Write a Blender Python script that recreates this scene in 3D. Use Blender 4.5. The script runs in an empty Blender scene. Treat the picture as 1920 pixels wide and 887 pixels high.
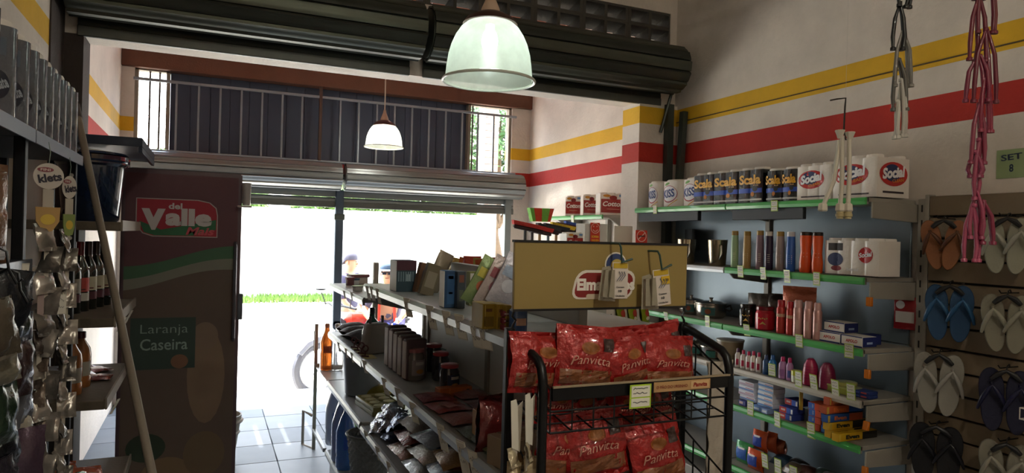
import bpy, bmesh, math, random
from mathutils import Vector, Matrix, Euler, noise
random.seed(7)
PI = math.pi
SC = bpy.context.scene
COL = SC.collection

# ------------------------------------------------------------------ camera
FPX = 1288.0
YAW, ROLL, EYE = math.radians(23.8), math.radians(1.5), 1.6
FWD = Vector((math.sin(YAW), math.cos(YAW), 0))
_R = Vector((math.cos(YAW), -math.sin(YAW), 0)); _U = Vector((0, 0, 1))
RGT = _R*math.cos(ROLL) + _U*math.sin(ROLL)
UPV = _U*math.cos(ROLL) - _R*math.sin(ROLL)
cam_data = bpy.data.cameras.new('camera')
cam_data.sensor_width = 36; cam_data.lens = FPX/1920*36
cam_data.clip_start = 0.05; cam_data.clip_end = 300
cam = bpy.data.objects.new('camera', cam_data); COL.objects.link(cam)
mw = Matrix((RGT, UPV, -FWD)).transposed().to_4x4(); mw.translation = (0, 0, EYE)
cam.matrix_world = mw
SC.camera = cam

# ------------------------------------------------------------------ world, sun, exposure
world = bpy.data.worlds.new('world'); SC.world = world; world.use_nodes = True
wn = world.node_tree.nodes; wl = world.node_tree.links
bg = wn['Background']
tc = wn.new('ShaderNodeTexCoord'); sx = wn.new('ShaderNodeSeparateXYZ'); rp = wn.new('ShaderNodeValToRGB')
wl.new(tc.outputs['Generated'], sx.inputs[0]); wl.new(sx.outputs['Z'], rp.inputs[0]); wl.new(rp.outputs[0], bg.inputs[0])
rp.color_ramp.elements[0].color = (1.0, .98, .95, 1); rp.color_ramp.elements[0].position = 0
rp.color_ramp.elements[1].color = (.62, .78, 1.0, 1); rp.color_ramp.elements[1].position = .8
bg.inputs[1].default_value = 6.0
sun_d = bpy.data.lights.new('sun', 'SUN'); sun_d.energy = 26; sun_d.angle = math.radians(.6); sun_d.color = (1, .96, .9)
sun = bpy.data.objects.new('sun', sun_d); COL.objects.link(sun)
SUN_DIR = Vector((0.10, -0.32, -1)).normalized()
sun.rotation_euler = SUN_DIR.to_track_quat('-Z', 'Y').to_euler(); sun.location = (0, 12, 14)
def area(name, loc, rot, sx_, sy_, e, col, portal=False):
    d = bpy.data.lights.new(name, 'AREA'); d.shape = 'RECTANGLE'; d.size = sx_; d.size_y = sy_; d.energy = e; d.color = col
    if portal: d.cycles.is_portal = True
    o = bpy.data.objects.new(name, d); COL.objects.link(o); o.location = loc; o.rotation_euler = rot; return o
# portals: sample the sky through the openings the building has
area('portal_doors', (1.2, 7.3, .8), (-PI/2, 0, 0), 3.8, 2.1, 1, (1, 1, 1), True)
area('portal_gap', (1.2, 7.3, 3.0), (-PI/2, 0, 0), 4.0, 1.5, 1, (1, 1, 1), True)
SC.view_settings.view_transform = 'Standard'; SC.view_settings.look = 'None'
SC.view_settings.exposure = 0.6; SC.view_settings.gamma = 1.0; SC.view_settings.use_curve_mapping = False

# ------------------------------------------------------------------ helpers
def at(px, py, **k):
    """point of the place seen at a photograph pixel, on a plane X=, Y= or Z="""
    d = (px-960)/FPX*RGT - (py-443.5)/FPX*UPV + FWD
    a, v = list(k.items())[0]
    if a == 'd': t = v
    else:
        i = 'XYZ'.index(a); t = (v-(EYE if a == 'Z' else 0))/d[i]
    p = d*t; p.z += EYE; return p
def mpp(p):
    """metres per pixel at a point"""
    return (Vector(p)-Vector((0, 0, EYE))).dot(FWD)/FPX
def lin(c): return c/12.92 if c <= .04045 else ((c+.055)/1.055)**2.4
def rgb(h):
    h = h.lstrip('#'); return tuple(lin(int(h[i:i+2], 16)/255) for i in (0, 2, 4))
_M = {}
def M(col, rough=.5, metal=0.0, var=.1, scale=14, bump=0.0, bscale=60, trans=0.0, emit=0.0, coat=0.0, alpha=1.0, ior=1.45):
    key = (col, rough, metal, var, scale, bump, bscale, trans, emit, coat, alpha)
    if key in _M: return _M[key]
    m = bpy.data.materials.new('mat_'+col.strip('#')); m.use_nodes = True
    n = m.node_tree.nodes; l = m.node_tree.links; b = n['Principled BSDF']
    c = rgb(col)
    tcn = n.new('ShaderNodeTexCoord'); nz = n.new('ShaderNodeTexNoise'); nz.inputs['Scale'].default_value = scale; nz.inputs['Detail'].default_value = 4
    mx = n.new('ShaderNodeMix'); mx.data_type = 'RGBA'
    mx.inputs[6].default_value = tuple(x*(1-var) for x in c)+(1,); mx.inputs[7].default_value = tuple(min(1, x*(1+var)) for x in c)+(1,)
    l.new(tcn.outputs['Object'], nz.inputs['Vector']); l.new(nz.outputs[0], mx.inputs[0]); l.new(mx.outputs[2], b.inputs['Base Color'])
    b.inputs['Roughness'].default_value = rough; b.inputs['Metallic'].default_value = metal
    b.inputs['Transmission Weight'].default_value = trans; b.inputs['Coat Weight'].default_value = coat
    b.inputs['Alpha'].default_value = alpha; b.inputs['IOR'].default_value = ior
    if emit:
        b.inputs['Emission Color'].default_value = c+(1,); b.inputs['Emission Strength'].default_value = emit
    if bump:
        nb = n.new('ShaderNodeTexNoise'); nb.inputs['Scale'].default_value = bscale; nb.inputs['Detail'].default_value = 6
        bp_ = n.new('ShaderNodeBump'); bp_.inputs['Strength'].default_value = bump; bp_.inputs['Distance'].default_value = .01
        l.new(tcn.outputs['Object'], nb.inputs['Vector']); l.new(nb.outputs[0], bp_.inputs['Height']); l.new(bp_.outputs[0], b.inputs['Normal'])
    _M[key] = m; return m
def gloss(c, r=.25): return M(c, r, var=.06, coat=.3)
def card(c): return M(c, .6, var=.05)
def foil(c, r=.3): return M(c, r, .25, var=.15, bump=.35, bscale=90, coat=.4)
STEEL = M('#b8b8b4', .28, 1.0, var=.05)

class MB:
    def __init__(s): s.v = []; s.f = []
    def add(s, vs, fs):
        o = len(s.v); s.v += [tuple(x) for x in vs]; s.f += [tuple(i+o for i in f) for f in fs]; return s
    def box(s, x0, x1, y0, y1, z0, z1):
        vs = [(x, y, z) for x in (x0, x1) for y in (y0, y1) for z in (z0, z1)]
        return s.add(vs, [(0, 1, 3, 2), (4, 6, 7, 5), (0, 4, 5, 1), (2, 3, 7, 6), (0, 2, 6, 4), (1, 5, 7, 3)])
    def cbox(s, c, d, rot=None):
        t = MB().box(-d[0]/2, d[0]/2, -d[1]/2, d[1]/2, -d[2]/2, d[2]/2)
        R = (Euler(rot).to_matrix() if rot else Matrix.Identity(3)); c = Vector(c)
        return s.add([R@Vector(v)+c for v in t.v], t.f)
    def tube(s, pts, r, n=6, closed=False):
        pts = [Vector(p) for p in pts]; N = len(pts); vs = []; fs = []
        up = Vector((0, 0, 1)); prev = None
        for i, p in enumerate(pts):
            a = pts[(i-1) % N] if (i > 0 or closed) else p; b = pts[(i+1) % N] if (i < N-1 or closed) else p
            d = (b-a).normalized() if (b-a).length > 1e-9 else Vector((0, 0, 1))
            if prev is None:
                u = d.cross(up if abs(d.z) < .9 else Vector((1, 0, 0))).normalized()
            else:
                u = (prev-d*prev.dot(d));  u = u.normalized() if u.length > 1e-6 else d.orthogonal().normalized()
            prev = u; w = d.cross(u); rr = r[i] if isinstance(r, (list, tuple)) else r
            for k in range(n):
                t = 2*PI*k/n; vs.append(p+(u*math.cos(t)+w*math.sin(t))*rr)
        for i in range(N if closed else N-1):
            j = (i+1) % N
            for k in range(n): fs.append((i*n+k, i*n+(k+1) % n, j*n+(k+1) % n, j*n+k))
        if not closed: fs += [tuple(range(n))[::-1], tuple((N-1)*n+k for k in range(n))]
        return s.add(vs, fs)
    def lathe(s, prof, n=20, c=(0, 0, 0), ex=1.0, ey=1.0, cap=True):
        vs = []; fs = []; N = len(prof)
        for r, z in prof:
            for k in range(n):
                t = 2*PI*k/n; vs.append((c[0]+r*ex*math.cos(t), c[1]+r*ey*math.sin(t), c[2]+z))
        for i in range(N-1):
            for k in range(n): fs.append((i*n+k, i*n+(k+1) % n, (i+1)*n+(k+1) % n, (i+1)*n+k))
        if cap: fs += [tuple(range(n))[::-1], tuple((N-1)*n+k for k in range(n))]
        return s.add(vs, fs)
    def prism(s, poly, a0, a1, plane='xz'):
        n = len(poly)
        f = {'xz': lambda p, a: (p[0], a, p[1]), 'yz': lambda p, a: (a, p[0], p[1]), 'xy': lambda p, a: (p[0], p[1], a)}[plane]
        vs = [f(p, a0) for p in poly]+[f(p, a1) for p in poly]
        fs = [tuple(range(n)), tuple(range(2*n-1, n-1, -1))]+[(i, i+n, (i+1) % n+n, (i+1) % n) for i in range(n)]
        return s.add(vs, fs)
    def grid(s, fn, nu, nv):
        vs = [fn(u/nu, v/nv) for u in range(nu+1) for v in range(nv+1)]
        fs = [(u*(nv+1)+v, (u+1)*(nv+1)+v, (u+1)*(nv+1)+v+1, u*(nv+1)+v+1) for u in range(nu) for v in range(nv)]
        return s.add(vs, fs)
    def mesh(s, name, smooth=True, bevel=0, seg=1, ang=.7):
        me = bpy.data.meshes.new(name); me.from_pydata(s.v, [], s.f)
        bm = bmesh.new(); bm.from_mesh(me)
        bmesh.ops.recalc_face_normals(bm, faces=bm.faces)
        if bevel: bmesh.ops.bevel(bm, geom=bm.edges[:], offset=bevel, segments=seg, affect='EDGES', clamp_overlap=True)
        bm.to_mesh(me); bm.free()
        if smooth: me.shade_smooth(); me.set_sharp_from_angle(angle=ang)
        return me
    def build(s, name, mat, parent=None, loc=None, rot=None, **k):
        return link(name, s.mesh(name, **k), mat, parent, loc, rot)
def link(name, me, mat, parent=None, loc=None, rot=None):
    if mat is not None and not me.materials: me.materials.append(mat)
    o = bpy.data.objects.new(name, me); COL.objects.link(o)
    if parent is not None: o.parent = parent
    if loc is not None: o.location = loc
    if rot is not None: o.rotation_euler = rot
    return o
LABELS = {}
def tag(o, label, cat, group=None, kind=None):
    if label: o['label'] = label; LABELS.setdefault(label, []).append(group)
    if cat: o['category'] = cat
    if group: o['group'] = group
    if kind: o['kind'] = kind
    return o
def thing(name, label, cat, loc=(0, 0, 0), rot=(0, 0, 0), group=None):
    o = bpy.data.objects.new(name, None); COL.objects.link(o); o.empty_display_size = .05
    o.location = loc; o.rotation_euler = (0, 0, rot) if isinstance(rot, (int, float)) else rot
    return tag(o, label, cat, group)
def struct(o): o['kind'] = 'structure'; return o
def dup(root, loc, rot=None, label=None, group=None, scale=None):
    r = root.copy(); COL.objects.link(r); r.location = loc
    if rot is not None: r.rotation_euler = (0, 0, rot) if isinstance(rot, (int, float)) else rot
    if scale: r.scale = scale
    if label: tag(r, label, None)
    if group: r['group'] = group
    for ch in list(root.children):
        c = ch.copy(); COL.objects.link(c); c.parent = r
        for g in list(ch.children):
            d = g.copy(); COL.objects.link(d); d.parent = c
    return r
FR = -PI/2      # products whose front looks towards -X (the aisle left of the right-hand shelves)
FL = PI/2       # products whose front looks towards +X

# lettering: filled text outlines turned into a mesh; local x right, z up, front looks to -y
_T = {}
def tmesh(s, bold, shear):
    k = (s, bold, shear)
    if k not in _T:
        cu = bpy.data.curves.new('t', 'FONT'); cu.body = s; cu.size = 1; cu.offset = bold; cu.shear = shear; cu.resolution_u = 3
        ob = bpy.data.objects.new('t', cu); COL.objects.link(ob)
        dg = bpy.context.evaluated_depsgraph_get(); me = bpy.data.meshes.new_from_object(ob.evaluated_get(dg))
        vs = [(v.co.x, v.co.y) for v in me.vertices]; fs = [tuple(p.vertices) for p in me.polygons]
        bpy.data.objects.remove(ob); bpy.data.curves.remove(cu); bpy.data.meshes.remove(me)
        xs = [v[0] for v in vs]; ys = [v[1] for v in vs]
        x0, x1, y0, y1 = min(xs), max(xs), min(ys), max(ys)
        _T[k] = ([((x-x0)/(x1-x0)-.5, (y-y0)/(y1-y0)-.5) for x, y in vs], fs, (x1-x0)/(y1-y0))
    return _T[k]
def text(s, cx, cz, w, h, mat, parent, fn=None, off=.0012, bold=.02, shear=0, rot=0, name='lettering', arch=0, vert=False):
    vs, fs, asp = tmesh(s, bold, shear)
    if h is None: h = w/asp
    if w is None: w = h*asp
    co = []
    ca, sa = math.cos(rot), math.sin(rot)
    for x, y in vs:
        X = x*w; Z = y*h + arch*(.25-x*x)
        X, Z = cx+X*ca-Z*sa, cz+X*sa+Z*ca
        co.append((X, (min(fn(X-.007, Z), fn(X, Z), fn(X+.007, Z)) if fn else 0)-off, Z))
    m = MB(); m.add(co, fs)
    me = bpy.data.meshes.new(name); me.from_pydata(m.v, [], m.f)
    return link(name, me, mat, parent)
def decal(kind, cx, cz, w, h, mat, parent, fn=None, off=.0008, name='printed_panel', rot=0, nu=8, nv=6, poly=None):
    m = MB(); ca, sa = math.cos(rot), math.sin(rot)
    def P(x, z):
        X, Z = cx+x*ca-z*sa, cz+x*sa+z*ca
        return (X, (fn(X, Z) if fn else 0)-off, Z)
    if kind == 'rect':
        if fn is None: nu = nv = 1
        m.grid(lambda u, v: P((u-.5)*w, (v-.5)*h), nu, nv)
    elif kind == 'ell':
        if fn is None:
            m.add([P(w/2*math.cos(t), h/2*math.sin(t)) for t in [2*PI*k/24 for k in range(24)]], [tuple(range(24))])
        else:
            vs = [P(0, 0)]; fs = []
            for r in range(1, 5):
                for k in range(20):
                    t = 2*PI*k/20; vs.append(P(w/2*r/4*math.cos(t), h/2*r/4*math.sin(t)))
            for k in range(20): fs.append((0, 1+k, 1+(k+1) % 20))
            for r in range(3):
                for k in range(20): fs.append((1+r*20+k, 1+(r+1)*20+k, 1+(r+1)*20+(k+1) % 20, 1+r*20+(k+1) % 20))
            m.add(vs, fs)
    elif kind == 'poly':
        m.add([P(x*w, z*h) for x, z in poly], [tuple(range(len(poly)))])
    me = bpy.data.meshes.new(name); me.from_pydata(m.v, [], m.f)
    return link(name, me, mat, parent)

WHITE = card('#e9e6df'); BLACK = M('#141416', .4, var=.1); RED = card('#b3201d'); INK = card('#2a2a2e')
LIME = gloss('#a9c83a', .4)
def box_pack(name, label, cat, loc, dims, rot, col, prints=(), group=None, bevel=.002, mat=None):
    """carton: origin at base centre, front towards local -y; prints = list of callables(root, w, d, h)"""
    w, d, h = dims
    t = thing(name, label, cat, loc, rot, group)
    MB().box(-w/2, w/2, -d/2, d/2, 0, h).build('carton', mat or card(col), t, bevel=min(bevel, w*.2, d*.2, h*.2))
    for p in prints: p(t, w, d, h)
    return t
def pr_text(s, cx, cz, w, h, col, bold=.02, shear=0, rot=0):
    return lambda t, W, D, H: text(s, cx*W, cz*H, w*W, (h*H if h else None), card(col), t, lambda x, z: -D/2, bold=bold, shear=shear, rot=rot)
def pr_rect(cx, cz, w, h, col, off=.0008, name='colour_band'):
    return lambda t, W, D, H: decal('rect', cx*W, cz*H, w*W, h*H, card(col), t, lambda x, z: -D/2, off=off, name=name)
def pr_ell(cx, cz, w, h, col, off=.001, name='emblem'):
    return lambda t, W, D, H: decal('ell', cx*W, cz*H, w*W, h*H, card(col), t, lambda x, z: -D/2, off=off, name=name)
def pr_side(col, s=1, z0=.0, z1=1.0):     # a coloured end face
    return lambda t, W, D, H: MB().box(s*W/2-.0006*0 if s < 0 else W/2, s*W/2+s*.001, -D/2*.96, D/2*.96, H*z0+.002, H*z1-.002).build('end_panel', card(col), t, smooth=False)

def pillow(w, h, t, seed=0, wr=.004, nu=14, nv=16, seal=.07, sharp=.45, lean=0.0, sag=0.0):
    """bag shape: returns MB and front surface function"""
    def th(x, z):
        u = min(1, abs(x)/(w/2)); v = min(1, max(0, (z/h-seal)/(1-2*seal)))
        vv = max(0, 4*v*(1-v))**sharp
        return t/2*(max(0, 1-u**2.2)**.6)*vv*(1+sag*(.5-z/h))
    def nzf(x, z, s): return wr*noise.noise(Vector((x*34+seed*7.1, z*26+s*9, seed*3.3)))+wr*.5*noise.noise(Vector((x*80, z*60+seed, s*5.0)))
    def front(x, z): return -th(x, z)-nzf(x, z, 0)+lean*z
    def edge(u, v):
        z = v*h; x = (u-.5)*w*(1-.05*math.sin(PI*v)); return x, z
    m = MB()
    m.grid(lambda u, v: (edge(u, v)[0], front(*edge(u, v)), edge(u, v)[1]), nu, nv)
    m.grid(lambda u, v: (edge(1-u, v)[0], th(*edge(1-u, v))+nzf(*edge(1-u, v), 1)+.0008+lean*edge(u, v)[1], edge(1-u, v)[1]), nu, nv)
    return m, front
def bag(name, label, cat, loc, dims, rot, mat, group=None, seed=0, prints=(), wr=.004, lean=0, sag=0, part='pouch', nu=14, nv=16):
    w, t, h = dims
    r = thing(name, label, cat, loc, rot, group)
    m, fn = pillow(w, h, t, seed, wr, lean=lean, sag=sag, nu=nu, nv=nv)
    m.build(part, mat, r, ang=1.2)
    for p in prints: p(r, w, h, fn)
    return r
def roundpoly(w, h, r, n=4, cx=0, cz=0):
    out = []
    for sx_, sz_, a0 in ((1, 1, 0), (-1, 1, 90), (-1, -1, 180), (1, -1, 270)):
        for k in range(n+1):
            a = math.radians(a0+90*k/n); out.append((cx+sx_*(w/2-r)+r*math.cos(a), cz+sz_*(h/2-r)+r*math.sin(a)))
    return out

# ================================================================== SETTING
def banded_wall(near=True):
    m = bpy.data.materials.new('painted_wall'); m.use_nodes = True
    n = m.node_tree.nodes; l = m.node_tree.links; b = n['Principled BSDF']
    t = n.new('ShaderNodeTexCoord'); s = n.new('ShaderNodeSeparateXYZ'); l.new(t.outputs['Object'], s.inputs[0])
    a = n.new('ShaderNodeMath'); a.operation = 'MULTIPLY_ADD'; a.inputs[1].default_value = .0095; a.inputs[2].default_value = -.0181
    l.new(s.outputs['Y'], a.inputs[0])
    z = n.new('ShaderNodeMath'); z.operation = 'ADD'; l.new(a.outputs[0], z.inputs[0]); l.new(s.outputs['Z'], z.inputs[1])
    k = n.new('ShaderNodeMath'); k.operation = 'MULTIPLY_ADD'; k.inputs[1].default_value = 1.0; k.inputs[2].default_value = -2.0; l.new(z.outputs[0], k.inputs[0])
    r = n.new('ShaderNodeValToRGB'); r.color_ramp.interpolation = 'CONSTANT'; l.new(k.outputs[0], r.inputs[0])
    w_ = rgb('#ddd3c8')+(1,)
    els = [(0, w_), (.213, rgb('#b5281c')+(1,)), (.363, w_), (.504, rgb('#e0b020')+(1,)), (.634, w_)]
    r.color_ramp.elements[0].color = els[0][1]; r.color_ramp.elements[1].position = els[1][0]; r.color_ramp.elements[1].color = els[1][1]
    for p, c in els[2:]:
        e = r.color_ramp.elements.new(p); e.color = c
    nz = n.new('ShaderNodeTexNoise'); nz.inputs['Scale'].default_value = 2.3; nz.inputs['Detail'].default_value = 8; nz.inputs['Roughness'].default_value = .65
    l.new(t.outputs['Object'], nz.inputs['Vector'])
    rr = n.new('ShaderNodeMapRange'); rr.inputs[3].default_value = .82; rr.inputs[4].default_value = 1.05; rr.inputs[1].default_value = .3; rr.inputs[2].default_value = .7
    l.new(nz.outputs[0], rr.inputs[0])
    mx = n.new('ShaderNodeMix'); mx.data_type = 'RGBA'; mx.blend_type = 'MULTIPLY'; mx.inputs[0].default_value = 1
    l.new(r.outputs[0], mx.inputs[6]); l.new(rr.outputs[0], mx.inputs[7]); l.new(mx.outputs[2], b.inputs['Base Color'])
    b.inputs['Roughness'].default_value = .75
    nb = n.new('ShaderNodeTexNoise'); nb.inputs['Scale'].default_value = 45; nb.inputs['Detail'].default_value = 5
    bp_ = n.new('ShaderNodeBump'); bp_.inputs['Strength'].default_value = .35; bp_.inputs['Distance'].default_value = .01
    l.new(t.outputs['Object'], nb.inputs['Vector']); l.new(nb.outputs[0], bp_.inputs['Height']); l.new(bp_.outputs[0], b.inputs['Normal'])
    return m
PAINT = banded_wall()
CREAM = M('#d8cdbf', .75, var=.12, scale=3, bump=.3, bscale=40)
XR, XL, YW, YF = 3.3, -.75, 4.4, 7.04      # right wall, left wall, front wall (shutters), street facade

struct(MB().box(XR, XR+.15, -5, 7.3, -.3, 4.3).build('wall_right', PAINT, smooth=False))
struct(MB().box(XL-.15, XL, -5, 7.3, -.3, 4.3).build('wall_left', PAINT, smooth=False))
struct(MB().box(XL-.15, XR+.15, -5.15, -5, 0, 4.3).build('wall_rear', PAINT, smooth=False))
struct(MB().box(XL-.15, XR+.15, -5.15, 4.6, 4.3, 4.42).build('ceiling', M('#cfc6b8', .8, var=.1), smooth=False))
# dark-coloured strip standing in for a groove just above the yellow band's lower edge
struct(MB().prism([(-5, 2.580), (4.38, 2.512), (4.38, 2.518), (-5, 2.587)], XR-.007, XR+.01, 'yz').build('trim_1', M('#5f5136', .9, var=.3, scale=9), smooth=False))

# front wall between shop and porch: lintel, pilasters
fw = struct(MB().box(XL, XR, YW, YW+.2, 2.64, 3.12).box(XL, XR, YW, YW+.2, 3.36, 4.3)
            .box(3.24, XR, YW, YW+.2, 3.12, 3.36)
            .box(2.955, XR, YW-.03, YW+.2, 0, 2.64)
            .box(XL, -.69, YW, YW+.2, 3.12, 3.36).build('wall_front', PAINT, smooth=False, bevel=0))
# pierced vent blocks: two courses, each block a frame round two openings
struct(MB().box(XL, XL+.1, YW-.02, YW+.2, 0, 2.64).box(XL, XL+.008, YW-.34, YW, 0, 4.3).build('trim_4', M('#3f3633', .85, var=.35, scale=3, bump=.3), smooth=False))  # left pilaster and thin wall sheet; the dark colour stands in for shade
cob = M('#4f4a43', .85, var=.2, scale=8, bump=.4)
def vent_block():
    W, H, D = .392, .118, .18
    m = MB()
    m.box(-W/2, W/2, 0, D, 0, .014).box(-W/2, W/2, 0, D, H-.014, H)
    for x in (-W/2, -.012, W/2-.024): m.box(x, x+.024, .0, D, .014, H-.014)
    m.prism([(.03, H-.014), (.04, H-.014), (D, .082), (D-.01, .077)], -W/2+.01, W/2-.01, 'yz')
    return m.mesh('vent_block', smooth=False)
vb = vent_block()
for j in range(2):
    for i in range(10):
        x = -.49+i*.394
        link('vent_block', vb, cob, fw, (x, YW+.01, 3.122+j*.119))

# floor of the shop, tiled porch floor, raised threshold
struct(MB().box(XL, XR, -5, YW+.2, -.3, 0).build('floor', M('#8d8f92', .35, var=.12, scale=5), smooth=False))
pf = struct(MB().box(XL, XR, YW+.2, 7.25, -.3, -.008).build('floor_porch', M('#555a60', .8), smooth=False))
tm = [M('#727a84', .5, var=.14, scale=6), M('#69717b', .55, var=.16, scale=7), M('#7b828a', .5, var=.12, scale=5)]
tile_mesh = [MB().box(-.2025, .2025, -.2025, .2025, -.008, .0).mesh('tile', bevel=.003) for _ in tm]
for a, b_ in zip(tile_mesh, tm): a.materials.append(b_)
for i in range(10):
    for j in range(7):
        x = XL+.2+i*.409; y = YW+.4+j*.409
        if y < 7.25: link('tile', tile_mesh[(i*3+j*5+i*j) % 3], None, pf, (x, y, 0))

# street facade: columns, header, boarded panel, windows, beam
WHITEW = PAINT
fc = struct(MB().box(XL, -.645, YF, YF+.18, -.3, 3.05).box(3.07, XR, YF, YF+.18, -.3, 3.05)
            .box(-.645, 3.07, YF+.02, YF+.16, 2.10, 2.285).build('wall_street', WHITEW, smooth=False))
beam_m = M('#6a4534', .7, var=.25, scale=5, bump=.4)
struct(MB().box(XL, XR, YF-.04, YF+.16, 3.035, 3.245).build('trim_2', beam_m, bevel=.006))
pn = thing('boarded_panel', 'dark slate panel of upright boards between the two high barred windows', 'panel', (0, YF+.1, 0))
bd = M('#434b5e', .6, var=.15, scale=3)
nb_ = 17; w_ = (2.557+.36)/nb_
for i in range(nb_):
    MB().box(-w_/2+.001, w_/2-.001, -.01, .012, 0, .75).build('board', bd, pn, loc=(-.36+w_*(i+.5), 0, 2.286), bevel=.003)
MB().box(-.36, 2.557, .013, .03, 2.286, 3.036).build('backing', bd, pn, smooth=False)
# windows: frame, mesh and glassless bars
rust = M('#4a3a30', .6, .4, var=.2); paint_bar = M('#8d949c', .45, .3, var=.1)
for k, (x0, x1) in enumerate(((-.645, -.36), (2.557, 3.07))):
    w = MB()
    for x in (x0, x1-.03): w.box(x, x+.03, YF+.02, YF+.1, 2.285, 3.035)
    w.box(x0, x1, YF+.02, YF+.1, 2.285, 2.3).box(x0, x1, YF+.02, YF+.1, 3.02, 3.035)
    wo = struct(w.build('window_%d' % (k+1), M('#8a7f70', .6, var=.2), smooth=False))
    for z in [2.33+.075*i for i in range(9)]:
        MB().tube([(x0+.02, YF+.14, z), (x1-.02, YF+.14, z+.004)], .0022, 5).build('mesh_wire', rust, wo)
    for x in ((x0+.12, x0+.2) if k == 0 else (x0+.06,)):
        MB().tube([(x, YF+.05, 2.29), (x, YF+.05, 3.03)], .009, 6).build('window_bar', rust, wo)
# white brick pier seen just outside the right window
struct(MB().box(2.93, 3.1, 7.5, 7.7, -.3, 3.2).build('trim_3', M('#e6e1d6', .8), smooth=False))

# security grille in front of panel and windows
gr = thing('security_grille', 'grey painted bar grille across the top of the street facade', 'grille', (0, YF-.05, 0))
MB().box(XL+.1, 3.1, -.012, .012, 2.915, 2.94).build('top_rail', paint_bar, gr, bevel=.003)
MB().box(XL+.1, 3.1, -.012, .012, 2.29, 2.305).build('bottom_rail', paint_bar, gr, bevel=.003)
bar = MB().box(-.009, .009, -.009, .009, 2.3, 2.915).mesh('bar', bevel=.002); bar.materials.append(paint_bar)
for i in range(18):
    if i != 7: link('bar', bar, None, gr, (-.3+i*.184, 0, 0))
MB().box(.965, .995, -.015, .015, 2.3, 3.03).build('post', M('#55423a', .6, .2), gr, bevel=.003)

# porch roof: terracotta tile courses on a slope, open above the beam
ro = struct(MB().box(XL, XR, YW+.2, 6.6, 3.9, 3.93).build('ceiling_porch', M('#7d4a34', .8, var=.2), smooth=False))
rt = M('#a8583a', .8, var=.25, scale=6, bump=.3)
tl = MB().grid(lambda u, v: ((u-.5)*.19, (v-.5)*.4, .035*math.sin(u*PI)), 8, 1).mesh('roof_tile'); tl.materials.append(rt)
for i in range(21):
    for j in range(6):
        link('roof_tile', tl, None, ro, (XL+.1+i*.195, 5.3+j*.36, 3.82-j*.075), (-.2, 0, 0))

# ------------------------------------------------------------------ roller shutters
def shutter(name, label, x0, x1, yc, zc, r, yw, z_bot, cm, group, post=True, n_slat=9):
    t = thing(name, label, 'roller shutter', ((x0+x1)/2, yc, zc), 0, group)
    hw = (x1-x0)/2; seg = 2*PI/13
    def slat_profile(a0, a1, rr):       # curved slat with a raised bead along one edge
        o = []; i_ = []
        for k in range(7):
            a = a0+(a1-a0)*k/6
            b = .013 if k in (1,) else .008 if k in (2,) else (.0 if k in (0,) else .003*math.sin(PI*(k-1)/5)+.004)
            o.append(((rr+b)*math.cos(a), (rr+b)*math.sin(a))); i_.append(((rr-.006)*math.cos(a), (rr-.006)*math.sin(a)))
        return o+i_[::-1]
    for k in range(13):
        MB().prism(slat_profile(k*seg+.02, (k+1)*seg-.015, r), -hw, hw, 'yz').build('slat', cm[k % len(cm)], t, ang=.5)
    for s in (-1, 1):
        MB().prism([((r-.012)*math.cos(2*PI*k/24), (r-.012)*math.sin(2*PI*k/24)) for k in range(24)], s*hw-.006, s*hw+.002, 'yz').build('end_disc', cm[0], t)
    MB().tube([(-hw-.02, 0, 0), (hw+.02, 0, 0)], .03, 10).build('axle', M('#3a3a38', .5, .7), t)
    # curtain hanging from the roll down to the opening
    z = -r*.2; dz = .085; yy = yw-yc
    while zc+z-dz > z_bot-.02:
        zz = z
        pr = [(yy-.006, zz), (yy-.014, zz-.008), (yy-.006, zz-.016), (yy-.012, zz-dz*.55), (yy-.006, zz-dz+.004), (yy, zz-dz+.004), (yy, zz)]
        MB().prism(pr, -hw+.02, hw-.02, 'yz').build('curtain_slat', cm[1], t, ang=.5); z -= dz
    MB().box(-hw+.02, hw-.02, yy-.022, yy+.004, z_bot-zc-.03, z_bot-zc+.03).build('bottom_bar', M('#5c5e5a', .45, .6, var=.15), t, bevel=.004)
    return t
dk = [M('#4f5248', .42, .75, var=.18, scale=4), M('#474a44', .45, .7, var=.2, scale=5)]
lt = [M('#8b8e8c', .4, .7, var=.12, scale=4), M('#7c8080', .42, .7, var=.12, scale=5)]
shutter('roller_shutter', 'dark green-grey rolled-up steel shutter above the shop opening, long left section', XL+.05, 1.19, 4.21, 2.87, .165, YW-.01, 2.66, dk, 'inner roller shutters')
shutter('roller_shutter', 'dark green-grey rolled-up steel shutter ending at the right wall beside the vent blocks', 1.24, 3.17, 4.21, 2.87, .165, YW-.01, 2.66, dk, 'inner roller shutters')
shutter('roller_shutter', 'pale grey rolled shutter of the street door, left section above the fridge', XL+.12, 1.17, 6.86, 2.14, .125, YF-.01, 1.875, lt, 'street roller shutters')
shutter('roller_shutter', 'pale grey rolled shutter of the street door, right section below the small lamp', 1.21, 3.12, 6.86, 2.14, .125, YF-.01, 1.875, lt, 'street roller shutters')
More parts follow.
